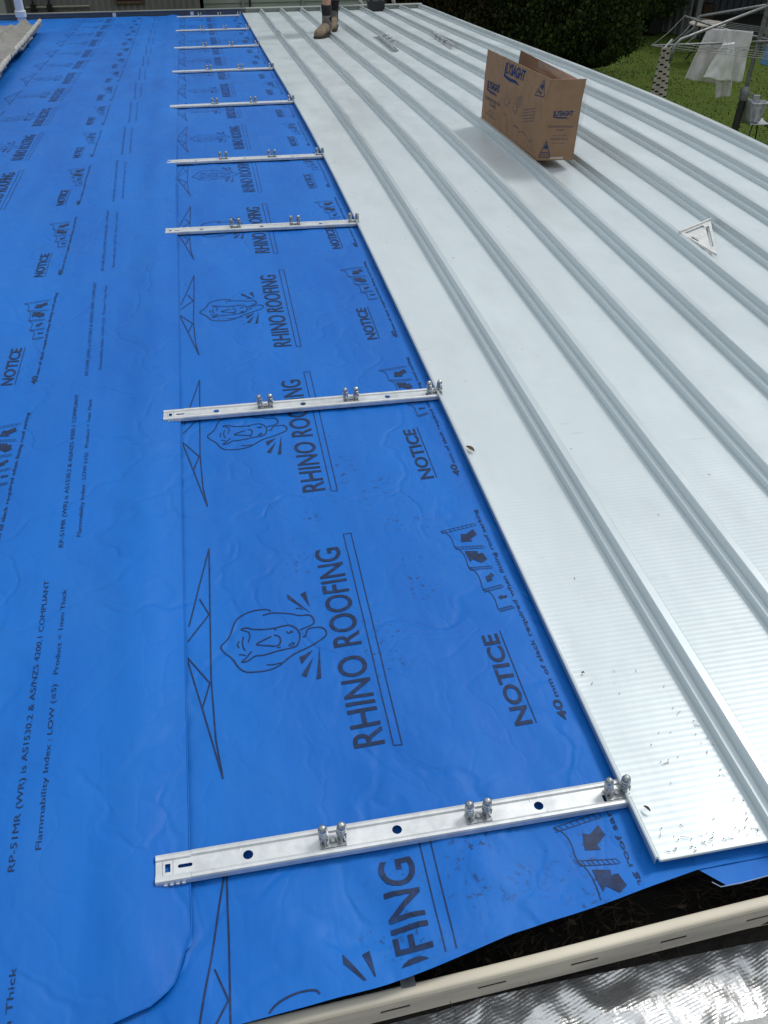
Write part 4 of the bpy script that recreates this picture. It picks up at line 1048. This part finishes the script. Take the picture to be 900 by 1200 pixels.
for an, ki, sgn in ((an1, 0, -1), (an2, 1, 1)):
    knee = (hipc + side * .09 * sgn).lerp(an, .52) + dr * .05
    tubeloft('sock', [an - up * .04, an, an.lerp(knee, .12), an.lerp(knee, .25), an.lerp(knee, .27)], [.046, .047, .048, .052, .048], M['sock'])
    hp = hipc + side * .09 * sgn
    tubeloft('shorts_leg', [knee + up * .08, knee.lerp(hp, .5), hp - up * .02], [.095, .105, .115], M['navy'], wob=.01)
tubeloft('shorts', [hipc - up * .12, hipc, hipc + up * .12], [.135, .145, .13], M['navy'], elong=1.35)
tubeloft('shirt', [hipc + up * .02, hipc + up * .18, hipc + up * .34, hipc + up * .47, hipc + up * .54], [.135, .125, .145, .13, .07], M['hivis'], elong=1.4)
for sgn in (-1, 1):
    a_, b_ = hipc + up * .49 + side * .17 * sgn, hipc + up * .30 + side * .225 * sgn
    tubeloft('sleeve', [b_, a_.lerp(b_, .5), a_], [.065, .07, .075], M['hivis'])
tubeloft('hair', [hipc + up * .74 + dr * .03, hipc + up * .79 + dr * .035, hipc + up * .85 + dr * .04, hipc + up * .875 + dr * .045], [.092, .094, .075, .03], M['hair'])

# ------------------------------------------------------------------ black tool box and ladder at the far end
a = at_roof(441.5, 13.4, PAN)
tb = thing('tool_box', 'small black plastic tool box at the far end of the white roofing', 'tool box', tuple(a))
mb = MB(); x0, x1 = a.x - .10, a.x + .10; mb.box((x0, a.y, a.z), (x1, a.y + .12, a.z + .11)); mb.box((x0 - .006, a.y - .006, a.z + .085), (x1 + .006, a.y + .126, a.z + .10))
o = mb.build('case', M['black'], tb)
mb = MB(); mb.tube([(a.x - .06, a.y + .06, a.z + .10), (a.x - .05, a.y + .06, a.z + .19), (a.x + .05, a.y + .06, a.z + .19), (a.x + .06, a.y + .06, a.z + .10)], .016, 8); mb.build('handle', M['black'], tb)
ld = thing('ladder', 'pale aluminium ladder leaning against the far end of the roof', 'ladder', (a.x, 12.6, -2.7))
st = []
for (u0, v0, u1, v1) in ((425, 9, 413, -20), (463, 9, 456, -20)):
    p = at_y(u0, v0, yf + .12); q = at_y(u1, v1, yf + .10); d_ = (q - p).normalized(); foot = p - d_ * 2.1 + Vector((0, .5, 0)); st.append((p, q, foot))
    mb = MB(); mb.tube([foot, p, q + d_ * .5], .026, 6); mb.build('stile', M['trestle'], ld)
for i in range(10):
    t = i / 9; p = st[0][2].lerp(st[0][0], t * 1.3); q = st[1][2].lerp(st[1][0], t * 1.3); mb = MB(); mb.tube([p, q], .014, 6); mb.build('rung', M['trestle'], ld)

# ------------------------------------------------------------------ old roofing at the upper left
old = thing('old_roofing', 'weathered lichen-grey old roofing sheet with thick pale broken edge, at the upper left', 'old roofing', (-1.6, 7, 0))
E0 = [at_roof(u, v, .10) for u, v in ((-60, 170), (-22, 110), (0, 82), (12, 66), (24, 53), (35, 40), (42, 31), (47, 25))]
mb = MB(); nx = 90; rows = 60; vs = []
def edge_at(y): return lerp_poly([(p.y, p.x) for p in E0], y)
yE0, yE1 = E0[0].y, E0[-1].y
for j in range(rows + 1):
    y = yE0 - .6 + (yE1 - yE0 + .6) * j / rows; xe = edge_at(y) + .02 * noise.noise(Vector((y * 5, 1, 1)))
    for i in range(nx + 1):
        x = xe - 3.0 * i / nx; ph = ((-x - 1.45) / .30) % 1
        z = .070 + .060 * math.exp(-((ph - .03) / .085) ** 4) + .060 * math.exp(-((ph - 1.03) / .085) ** 4) + .012 * (abs(ph - .5) < .06)
        vs.append((x, y + .03 * noise.noise(Vector((x * 4, j, 1))) * (j == rows), surf(y) + z + .004 * noise.noise(Vector((x * 3, y * 2, 2)))))
mb.add(vs, [(j * (nx + 1) + i, (j + 1) * (nx + 1) + i, (j + 1) * (nx + 1) + i + 1, j * (nx + 1) + i + 1) for j in range(rows) for i in range(nx)])
solid(mb.build('corrugated_sheet', M['oldsteel'], old, smooth=True), .02)
mb = MB(); pts = []; rr = []
y = yE0 - .6
while y < yE1: pts.append((edge_at(y) + .012 * noise.noise(Vector((y * 9, 3, 1))), y, surf(y) + .105 + .006 * noise.noise(Vector((y * 12, 1, 1))))); rr.append(.019 + .008 * noise.noise(Vector((y * 14, 7, 1)))); y += .05
mb.tube(pts, rr, 8); mb.build('broken_edge', M['oldedge'], old, smooth=True)

# ------------------------------------------------------------------ downpipe
a = at_y(25, 20, 11.75); dpz = a.z
dp = thing('vent_pipe', 'white plastic pipe with collar rising beside the far left roof corner', 'pipe', tuple(a))
mb = MB(); mb.tube([(a.x, a.y, a.z - .2), (a.x, a.y, a.z + 2.2)], .050, 16); mb.build('pipe', M['white'], dp, smooth=True, angle=40)
mb = MB(); mb.lathe([(.055, 0), (.064, .004), (.064, .065), (.055, .07)], tuple(a), 18); mb.build('collar', M['white'], dp, smooth=True, angle=40)

# ------------------------------------------------------------------ neighbouring buildings behind the far end
YW = 13.9
def ribbed_wall(mb, xa, xb, y, z0, z1, pitch=.085, dep=.012):
    x = xa; P = []
    while x < xb:
        P += [(x, y), (x + pitch * .55, y), (x + pitch * .62, y + dep), (x + pitch * .93, y + dep)]; x += pitch
    P.append((xb, y)); n = len(P)
    mb.add([(px, py, z0) for px, py in P] + [(px, py, z1) for px, py in P], [(i, i + 1, n + i + 1, n + i) for i in range(n - 1)])
xa = at_y(-330, 10, YW).x; xb = at_y(229, 8, YW).x
gs = thing('clad_shed', 'grey green shed with vertical ribbed cladding behind the far left end of the roof', 'shed', ((xa + xb) / 2, YW, -2.7))
mb = MB(); ribbed_wall(mb, xa, xb, YW, -2.7, 1.6); mb.quad((xb, YW, -2.7), (xb, YW + 3, -2.7), (xb, YW + 3, 1.6), (xb, YW, 1.6)); mb.build('wall', M['shed'], gs)
mb = MB(); mb.add([(xa, YW - .3, 1.55), (xb + .2, YW - .3, 1.55), (xb + .2, YW + 3.2, 2.1), (xa, YW + 3.2, 2.1)], [(0, 1, 2, 3)]); solid(mb.build('roof', M['shedsteel'], gs), .05)
a = at_y(137, 1.2, YW); b = at_y(166, 1.2, YW)
mb = MB(); mb.box((a.x, YW - .03, a.z - .035), (b.x, YW - .001, a.z + .0)); mb.box((a.x, YW - .03, a.z + .6), (b.x, YW - .001, a.z + .64)); mb.box((a.x - .03, YW - .028, a.z - .03), (a.x, YW - .001, a.z + .64)); mb.box((b.x, YW - .028, a.z - .03), (b.x + .03, YW - .001, a.z + .64))
wf = mb.build('window', M['wood'], gs); mb = MB(); mb.quad((a.x, YW - .012, a.z), (b.x, YW - .012, a.z), (b.x, YW - .012, a.z + .6), (a.x, YW - .012, a.z + .6)); mb.build('pane', M['glass'], wf)
a = at_y(30, 8.6, YW); b = at_y(105, 6.6, YW); mb = MB(); mb.tube([(a.x, YW - .03, a.z), (b.x, YW - .03, b.z)], .014, 6); mb.build('conduit', mat('pale conduit', (.34, .33, .26), .6), gs)
for u in (40, 59):
    a = at_y(u, 9.5, YW); mb = MB(); mb.tube([(a.x, YW - .035, a.z), (a.x, YW - .035, a.z + 1.8)], .012, 6); mb.box((a.x - .035, YW - .08, a.z - .06), (a.x + .035, YW - .02, a.z + .05)); mb.build('hose', M['black'], gs)
a = at_y(-2, 8, YW - .4); b = at_y(6, 8, YW - .4)
mb = MB(); mb.box((a.x - .5, YW - .4, -2.7), (b.x, YW - .3, 1.5)); mb.build('pale_corner_panel', M['panel'], gs)
# weatherboard house right of it, a dark passage between
YH = 14.5; xa = at_y(239, 8, YH).x; xb = at_y(432, 5, YH).x
wh = thing('weatherboard_house', 'pale green weatherboard house beyond the far end of the roof, behind the worker', 'house', ((xa + xb) / 2, YH, -2.7))
mb = MB(); z = -2.7
while z < 2.2:
    mb.add([(xa, YH - .018, z), (xb, YH - .018, z), (xb, YH - .002, z + .13), (xa, YH - .002, z + .13), (xa, YH, z), (xb, YH, z)], [(0, 1, 2, 3), (4, 5, 1, 0)]); z += .13
mb.quad((xb, YH, -2.7), (xb, YH + 5, -2.7), (xb, YH + 5, 2.2), (xb, YH, 2.2)); mb.quad((xa, YH + 5, -2.7), (xa, YH, -2.7), (xa, YH, 2.2), (xa, YH + 5, 2.2))
mb.build('wall', M['wboard'], wh)
mb = MB(); mb.add([(xa - .3, YH - .4, 2.15), (xb + .3, YH - .4, 2.15), (xb + .3, YH + 5.3, 3.4), (xa - .3, YH + 5.3, 3.4)], [(0, 1, 2, 3)]); solid(mb.build('roof', M['shedsteel'], wh), .06)
for u, w_, m_ in ((293, .012, 'black'), (285, .02, 'panel'), (355, .02, 'panel')):
    a = at_y(u, 8, YH); mb = MB(); mb.box((a.x - w_, YH - .05, -2.7), (a.x + w_, YH - .02, 2.1)); mb.build('cover_strip', M[m_], wh)
mb = MB(); mb.box((at_y(228, 8, YH + 1).x - 1, YH + 2.2, -2.7), (at_y(239, 8, YH + 1).x + .3, YH + 2.3, 1.8)); setp(mb.build('passage_shade', M['void']), 'dark gate standing in for the shade of the passage between the shed and the weatherboard house', 'backdrop')  # near-black panel added where the passage lies in shade

# ------------------------------------------------------------------ conifers
def conifer(name, label, cx, cy, r, h, n, seed, m, leaf=.07, trunk_h=.35, group='dark conifers beyond the roof'):
    rg = random.Random(seed); t = thing(name, label, 'tree', (cx, cy, -2.7), group)
    mb = MB(); mb.tube([(cx, cy, -2.75), (cx + .03, cy, -1.5), (cx - .02, cy, h * .5 - 2.7), (cx, cy, h * .93 - 2.7)], [.13, .10, .06, .015], 8)
    for i in range(26):
        z = -2.7 + trunk_h + (h * .85 - trunk_h) * i / 26; a = rg.uniform(0, 6.28); rr = r * .75
        mb.tube([(cx, cy, z), (cx + math.cos(a) * rr * .5, cy + math.sin(a) * rr * .5, z + .25), (cx + math.cos(a) * rr, cy + math.sin(a) * rr, z + .6)], [.03, .02, .006], 5)
    mb.build('trunk', M['bark'], t)
    mb = MB(); vs = []; fs = []
    def R(z01, a):
        base = r * (min(1, z01 / .10) ** .5) * (1 - max(0, z01 - .5) / .5 * .75)
        return base * (1 + .22 * noise.noise(Vector((math.cos(a) * 1.8, math.sin(a) * 1.8, z01 * h * 1.1 + seed))) + .15 * noise.noise(Vector((math.cos(a) * 5, math.sin(a) * 5, z01 * h * 2.6 + seed))))
    k = 0
    while k < n:
        z01 = rg.random(); a = rg.uniform(0, 6.283); q = rg.random() ** .35; rad = R(z01, a) * (q if rg.random() < .8 else rg.uniform(.9, 1.12))
        c = Vector((cx + math.cos(a) * rad, cy + math.sin(a) * rad, -2.7 + trunk_h * .5 + z01 * (h - trunk_h * .5)))
        if noise.noise(c * 2.4 + Vector((seed, 0, 0))) < -.30: continue
        # flat upward pointing spray
        ax = Vector((math.cos(a) * .5, math.sin(a) * .5, rg.uniform(.3, 1.3))) + Vector((rg.uniform(-.5, .5), rg.uniform(-.5, .5), rg.uniform(-.3, .3))); ax.normalize()
        sd = ax.cross(Vector((rg.uniform(-1, 1), rg.uniform(-1, 1), rg.uniform(-1, 1)))).normalized()
        l = leaf * rg.uniform(.6, 1.5); w_ = l * rg.uniform(.28, .5); b = len(vs)
        vs += [c, c + ax * l * .5 + sd * w_, c + ax * l, c + ax * l * .5 - sd * w_]; fs.append((b, b + 1, b + 2, b + 3)); k += 1
    mb.add(vs, fs); mb.build('crown', m, t); return t
TY = 17.3
c1 = at_y(690, 60, TY).x; c2 = at_y(628, 40, 17.8).x; c3 = at_y(572, 15, 18.2).x; c4 = at_y(515, 5, 18.4).x
conifer('conifer', 'dark green conifer nearest the lawn and bins, rightmost of the trees behind the roof', c1, TY, .90, 4.6, 60000, 1, M['leaf'], .06)
conifer('conifer', 'dark green conifer directly behind the cardboard box, second tree from the lawn', c2, 17.8, 1.05, 4.9, 60000, 2, M['leaf'], .06)
conifer('conifer', 'dark conifer between the box and the ladder, third tree from the lawn', c3, 18.2, 1.1, 4.8, 50000, 3, M['leaf'], .06)
conifer('hedge_shrub', 'brownish hedge shrub beyond the far roof corner, right of the ladder', c4, 18.2, 1.3, 3.6, 44000, 4, M['leaf2'], .06, group='dark conifers beyond the roof')
conifer('hedge_shrub', 'leftmost brownish hedge shrub, directly behind the ladder and tool box', at_y(470, 3, 18.6).x, 18.6, 1.2, 3.6, 36000, 6, M['leaf2'], .06)
conifer('conifer', 'dark leafy conifer standing behind the other trees, beside the bins', at_y(745, 5, 21.5).x, 21.5, 1.0, 4.4, 26000, 9, M['leaf'], .08)

# ------------------------------------------------------------------ far right: ribbed shed, carport, bins, table
p1 = at_z(764, 34, -2.7); p2 = at_z(806, 43, -2.7)
sh = thing('ribbed_shed', 'pale grey ribbed steel garden shed at the far end of the lawn', 'shed', tuple(p1))
d = (p2 - p1); Ld = d.length; d.normalize(); nrm_ = Vector((d.y, -d.x, 0)); mb = MB(); P = []; x = 0
while x < Ld:
    P += [(x, 0), (x + .09, 0), (x + .105, -.03), (x + .16, -.03), (x + .175, 0)]; x += .19
vs = [p1 + d * a_ + nrm_ * -b_ for a_, b_ in P]; n = len(vs)
mb.add([tuple(v) for v in vs] + [(v.x, v.y, -.3) for v in vs], [(i, i + 1, n + i + 1, n + i) for i in range(n - 1)])
back = Vector((1.2, 3.0, 0)); mb.quad(p1, p1 + back, p1 + back + Vector((0, 0, 2.4)), p1 + Vector((0, 0, 2.4))); mb.quad(p2, p2 + back, p2 + back + Vector((0, 0, 2.4)), p2 + Vector((0, 0, 2.4)))
mb.build('wall', M['shedsteel'], sh)
mb = MB(); zz = Vector((0, 0, 2.42)); mb.quad(p1 + zz - d * .1 + nrm_ * .15, p2 + zz + d * .1 + nrm_ * .15, p2 + zz + back, p1 + zz + back); solid(mb.build('roof', M['shedsteel'], sh), .04)
# carport: dark open front, roof, posts
cpt = thing('carport', 'dark open carport with pale posts at the far right behind the clothesline', 'carport', (13, 20, -2.7))
q1 = p2 + Vector((.3, 1.6, 0)); q2 = q1 + Vector((7, .5, 0)) 
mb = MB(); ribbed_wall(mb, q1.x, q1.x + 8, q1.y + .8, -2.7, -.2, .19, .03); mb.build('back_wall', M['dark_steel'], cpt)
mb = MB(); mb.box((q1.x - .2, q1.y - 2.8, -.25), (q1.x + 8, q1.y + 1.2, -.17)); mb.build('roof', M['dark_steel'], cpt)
mb = MB(); mb.box((q1.x - .2, q1.y + 1.1, -2.695), (q1.x + 8, q1.y - 2.2, -2.66)); mb.build('floor_slab', mat('dark concrete', (.05, .05, .048), .9), cpt)
for u, v in ((893, 62), (812, 44)):
    a = at_z(u, v, -2.68); mb = MB(); mb.box((a.x - .06, a.y - .05, -2.7), (a.x + .06, a.y + .05, -.2)); mb.build('post', M['galvold'], cpt)
def bin_(label, u, v, w_, h_, group='black bins by the ribbed shed'):
    a = at_z(u, v, -2.7); t = thing('bin', label, 'bin', tuple(a), group); mb = MB(); k = .78
    vs = []
    for z, s in ((.06, k), (h_, 1)):
        for sx, sy in ((-1, -1), (1, -1), (1, 1), (-1, 1)): vs.append((a.x + sx * w_ / 2 * s, a.y + w_ * .6 + sy * w_ * .58 * s, -2.7 + z))
    mb.add(vs, [(0, 3, 2, 1), (0, 1, 5, 4), (1, 2, 6, 5), (2, 3, 7, 6), (3, 0, 4, 7)]); mb.build('tub', M['black'], t)
    mb = MB(); z = -2.7 + h_; x0, x1 = a.x - w_ * .54, a.x + w_ * .54; y0, y1 = a.y - .01, a.y + w_ * 1.25
    mb.add([(x0, y0, z), (x1, y0, z), (x1, y1, z + .05), (x0, y1, z + .05), (x0, y0, z + .03), (x1, y0, z + .03), (x1, y1, z + .10), (x0, y1, z + .10)], [(0, 3, 2, 1), (4, 5, 6, 7), (0, 1, 5, 4), (1, 2, 6, 5), (2, 3, 7, 6), (3, 0, 4, 7)])
    mb.build('lid', M['black'], t)
    for sx in (-1, 1):
        mb = MB(); mb.lathe([(.09, -.02), (.10, -.01), (.10, .01), (.09, .02)], (a.x + sx * w_ * .36, y1 - .08, -2.6), 14, axis=(1, 0, 0)); mb.build('wheel', M['black'], t)
bin_('black bin in front, standing on the grass beside the ribbed shed', 768, 43, .40, .62)
bin_('taller black bin behind, between the trees and the ribbed shed', 752, 36, .50, .95)
a = at_z(826, 44, -2.68); tbz = -1.98
tt = thing('garden_table', 'round pale topped garden table in the dark carport behind the clothesline', 'table', tuple(a))
tc2 = at_z(829, 27.5, tbz)
mb = MB(); mb.lathe([(.34, -.03), (.36, -.015), (.36, .0), (.34, .012)], (tc2.x, tc2.y, tbz), 28); mb.build('table_top', mat('pale worn table top', (.34, .31, .27), .7), tt)
for k in range(3):
    t = k * 2.09 + .4; mb = MB(); mb.tube([(tc2.x, tc2.y, tbz - .03), (tc2.x + .1 * math.cos(t), tc2.y + .1 * math.sin(t), -2.35), (tc2.x + .3 * math.cos(t), tc2.y + .3 * math.sin(t), -2.67)], .018, 6); mb.build('leg', M['black'], tt)
a = at_y(821, 20, q1.y + .3); b = at_y(835, 20, q1.y + .3)
cb_ = thing('cupboard', 'brown wooden cupboard standing in the dark carport above the table', 'cupboard', (a.x, q1.y + .3, -2.66))
mb = MB(); mb.box((a.x, q1.y + .25, -2.66), (b.x, q1.y + .6, at_y(828, 5, q1.y + .3).z)); mb.build('carcass', M['wood'], cb_)
mb = MB(); mb.box((a.x + .02, q1.y + .235, -2.6), ((a.x + b.x) / 2 - .005, q1.y + .249, at_y(828, 6, q1.y + .3).z)); mb.build('door', M['wood'], cb_)

# ------------------------------------------------------------------ rotary clothesline
YC = 12.0
pole_b = at_y(858.5, 160, YC); pole_m = at_y(873, 108, YC); pole_t = at_y(904, -8, YC)
dirp = (pole_t - pole_b).normalized(); foot = pole_b + dirp * ((-2.72 - pole_b.z) / dirp.z)
cl = thing('clothesline', 'grey rotary clothesline on a leaning dark pole over the lawn', 'clothesline', tuple(foot))
mb = MB(); mb.tube([foot, pole_m], [.055, .050], 12); mb.build('lower_pole', M['pole'], cl, smooth=True, angle=40)
mb = MB(); mb.tube([pole_m - dirp * .1, pole_t + dirp * .3], [.030, .030], 12); mb.build('upper_pole', M['galvold'], cl, smooth=True, angle=40)
mb = MB(); mb.lathe([(.05, -.12), (.068, -.10), (.068, .02), (.05, .05), (.035, .08)], tuple(pole_m), 14); mb.tube([pole_m, pole_m + Vector((.10, -.05, -.02)), pole_m + Vector((.12, -.06, -.10))], .012, 6)
mb.build('winding_gear', M['galvold'], cl, smooth=True, angle=40)
HU = at_y(905, 5, YC); HL = at_y(906, 48, YC)
def arm(pts, r, nm='arm'):
    mb = MB(); mb.tube(pts, r, 8); return mb.build(nm, M['galvold'], cl, smooth=True)
T1 = at_y(797, 46.5, 11.0); T1b = at_y(785, 72, 10.95)
arm([HU, at_y(850, 26, 11.5), T1, at_y(791, 53, 10.98), T1b], .020)
T2 = at_y(763.5, 53.5, 11.2)
arm([HL, at_y(835, 51, 11.6), T2], .014, 'strut')
T3 = at_y(820, 19, 13.2); T3b = at_y(813, 33, 13.2); T3c = at_y(797, 46, 13.2)
arm([HU, T3, at_y(818, 22, 13.2), T3b, T3c], .018)
T4 = at_y(802, 19, 12.9); arm([HL, at_y(840, 32, 12.5), T4], .016, 'strut')
T5 = HU + (HU - T1) * .9; arm([HU, T5], .020); T6 = HU + (HU - T3) * .9; arm([HU, T6], .018)
arm([HL, HL + (HL - T2) * .9], .014, 'strut'); arm([HL, HL + (HL - T4) * .9], .016, 'strut')
for k in range(4):
    s = 1 - k * .13
    ring = [HL.lerp(T2, s), HL.lerp(T4, s), HL + (HL - T2) * .9 * s, HL + (HL - T4) * .9 * s, HL.lerp(T2, s)]
    for a_, b_ in zip(ring, ring[1:]):
        mb = MB(); mb.tube([a_, a_.lerp(b_, .5) - Vector((0, 0, .03)), b_], .0035, 5); mb.build('line_wire', M['galvold'], cl)
# wires across the front, which the washing hangs on
for v0, v1 in ((57, 57), (60.5, 60.5)):
    mb = MB(); mb.tube([at_y(790, v0 - 1, 11.4), at_y(850, v0, 11.45), at_y(900, v1 - 4, 11.6)], .0028, 5); mb.build('line_wire', M['galvold'], cl)

# ------------------------------------------------------------------ washing
def cloth(name, label, cat, y, tl, tr, br, bl, m, folds, amp, seed, hem=.02, group=None, thick=.012, curve=0.0):
    a, b, c, d = [at_y(u, v, y) for u, v in (tl, tr, br, bl)]
    o0 = (a + b) / 2; nx, ny = 40, 34; vs = []
    for j in range(ny + 1):
        for i in range(nx + 1):
            s, t = i / nx, j / ny; p = bilin(d, c, b, a, s, 1 - t)
            f = amp * math.sin(s * folds * math.pi * 2 + seed + 1.2 * noise.noise(Vector((t * 1.6, seed, 0)))) * (.25 + .75 * t) + amp * .6 * noise.noise(Vector((s * 6, t * 3, seed)))
            z = hem * noise.noise(Vector((s * 3.0, seed, 3))) * t - curve * math.sin(math.pi * s) * t
            vs.append(Vector((p.x + f * .25, p.y + f, p.z + z)) - o0)
    mb = MB(); mb.add(vs, [(j * (nx + 1) + i, j * (nx + 1) + i + 1, (j + 1) * (nx + 1) + i + 1, (j + 1) * (nx + 1) + i) for j in range(ny) for i in range(nx)])
    o = mb.build(name, m, None, smooth=True); o.location = o0; solid(o, thick, 0); setp(o, label, cat, group); return o
cloth('towel', 'large off white towel hanging at the back of the clothesline, left side lower', 'towel', 11.75, (830, 32.5), (852, 35), (836, 98), (803, 93), M['towel'], 1.6, .035, 1, group='washing on the clothesline', thick=.012)
cloth('towel', 'off white towel hanging on the right of the washing, with square lower corner', 'towel', 11.62, (848, 34), (882.5, 37), (868.5, 96), (843, 95.5), M['towel'], 1.4, .030, 4, group='washing on the clothesline')
cloth('quilted_mat', 'white quilted bath mat folded in the middle of the hanging washing', 'bath mat', 11.48, (847, 52), (861, 50), (856, 95.5), (824, 91), M['towel2'], .8, .03, 2.2, group='washing on the clothesline', thick=.03, hem=.03)
cloth('cloth', 'small white cloth whose lower end hangs below the rest of the washing', 'cloth', 11.85, (838, 60), (862, 60), (855, 112.5), (838, 115), M['towel'], 1.0, .03, 5.1, group='washing on the clothesline')
cloth('patterned_towel', 'narrow cream towel with rows of black dashes hanging at the left tip of the clothesline', 'towel', 11.15, (776, 56), (787.5, 54.5), (779, 120), (761, 116), M['pattern'], 1.0, .02, .4, group='washing on the clothesline')
cloth('blue_cloth', 'light blue cloth corner hanging at the right end of the clothesline', 'cloth', 11.8, (899, 52), (915, 50), (912, 82), (890, 75), M['bluecloth'], 1, .02, 2, group='washing on the clothesline')
a, b = at_y(779, 56, 11.1), at_y(788, 46, 11.1); mb = MB(); mb.tube([a, b], .012, 6); setp(mb.build('clothes_peg', M['white']), 'white peg holding the patterned towel at the tip of the clothesline', 'peg')

# ------------------------------------------------------------------ chair with bucket on the lawn
sc = at_z(884, 143, -2.25)
chn = thing('chair', 'pale grey plastic chair on thin black legs beside the clothesline pole', 'chair', (sc.x, sc.y, -2.7))
mb = MB(); vs = []; nx, ny = 10, 16
for j in range(ny + 1):
    t = j / ny
    for i in range(nx + 1):
        s = (i / nx - .5) * .42
        if t < .55: x = .24 - t / .55 * .42; z = .45 - .015 * math.sin(t / .55 * 3.14) + .03 * (t < .08) * -1
        else: q = (t - .55) / .45; x = -.18 - .05 * q - .02 * math.sin(q * 1.57); z = .45 + .36 * q ** 1.0 + .02 * math.sin(q * 3.14)
        cvx = (1 - (abs(s) / .21) ** 4 * .12); vs.append((sc.x + x + .3 * (abs(s) / .21) ** 2 * .06 * (t > .5), sc.y + s * cvx, -2.7 + z + .03 * (abs(s) / .21) ** 3 * (t < .55)))
mb.add(vs, [(j * (nx + 1) + i, j * (nx + 1) + i + 1, (j + 1) * (nx + 1) + i + 1, (j + 1) * (nx + 1) + i) for j in range(ny) for i in range(nx)])
solid(mb.build('seat_shell', M['chairseat'], chn, smooth=True), .008)
for sx in (-1, 1):
    for sy in (-1, 1):
        mb = MB(); mb.tube([(sc.x + .02 + sx * .10, sc.y + sy * .10, -2.275), (sc.x + .02 + sx * .15, sc.y + sy * .17, -2.30), (sc.x + .02 + sx * .21, sc.y + sy * .21, -2.70)], .010, 7); mb.build('leg', M['black'], chn, smooth=True)
bc = at_z(883, 141.5, -2.24)
bk_ = thing('bucket', 'scuffed white bucket standing on the grey chair', 'bucket', tuple(bc))
zb_ = -2.235; mb = MB(); n = 24
prof = [(.092, 0), (.098, .01), (.128, .24), (.140, .245), (.140, .262), (.128, .264), (.122, .25), (.090, .02)]
mb.lathe(prof, (bc.x, bc.y, zb_), n); mb.build('tub', M['bucket'], bk_, smooth=True, angle=40)
mb = MB(); mb.tube([(bc.x + .135 * math.cos(t), bc.y + .135 * math.sin(t) * .3 - .10 * abs(math.sin(t)), zb_ + .235 - .10 * math.sin(t)) for t in [math.pi * i / 12 for i in range(13)]], .003, 5); mb.build('handle', M['galvold'], bk_)
mb = MB(); mb.box((bc.x - .06, bc.y + .02, zb_ + .16), (bc.x + .03, bc.y + .06, zb_ + .34)); o = mb.build('plastic_tub', M['chairseat']); setp(o, 'small pale plastic container sticking up out of the bucket', 'container')
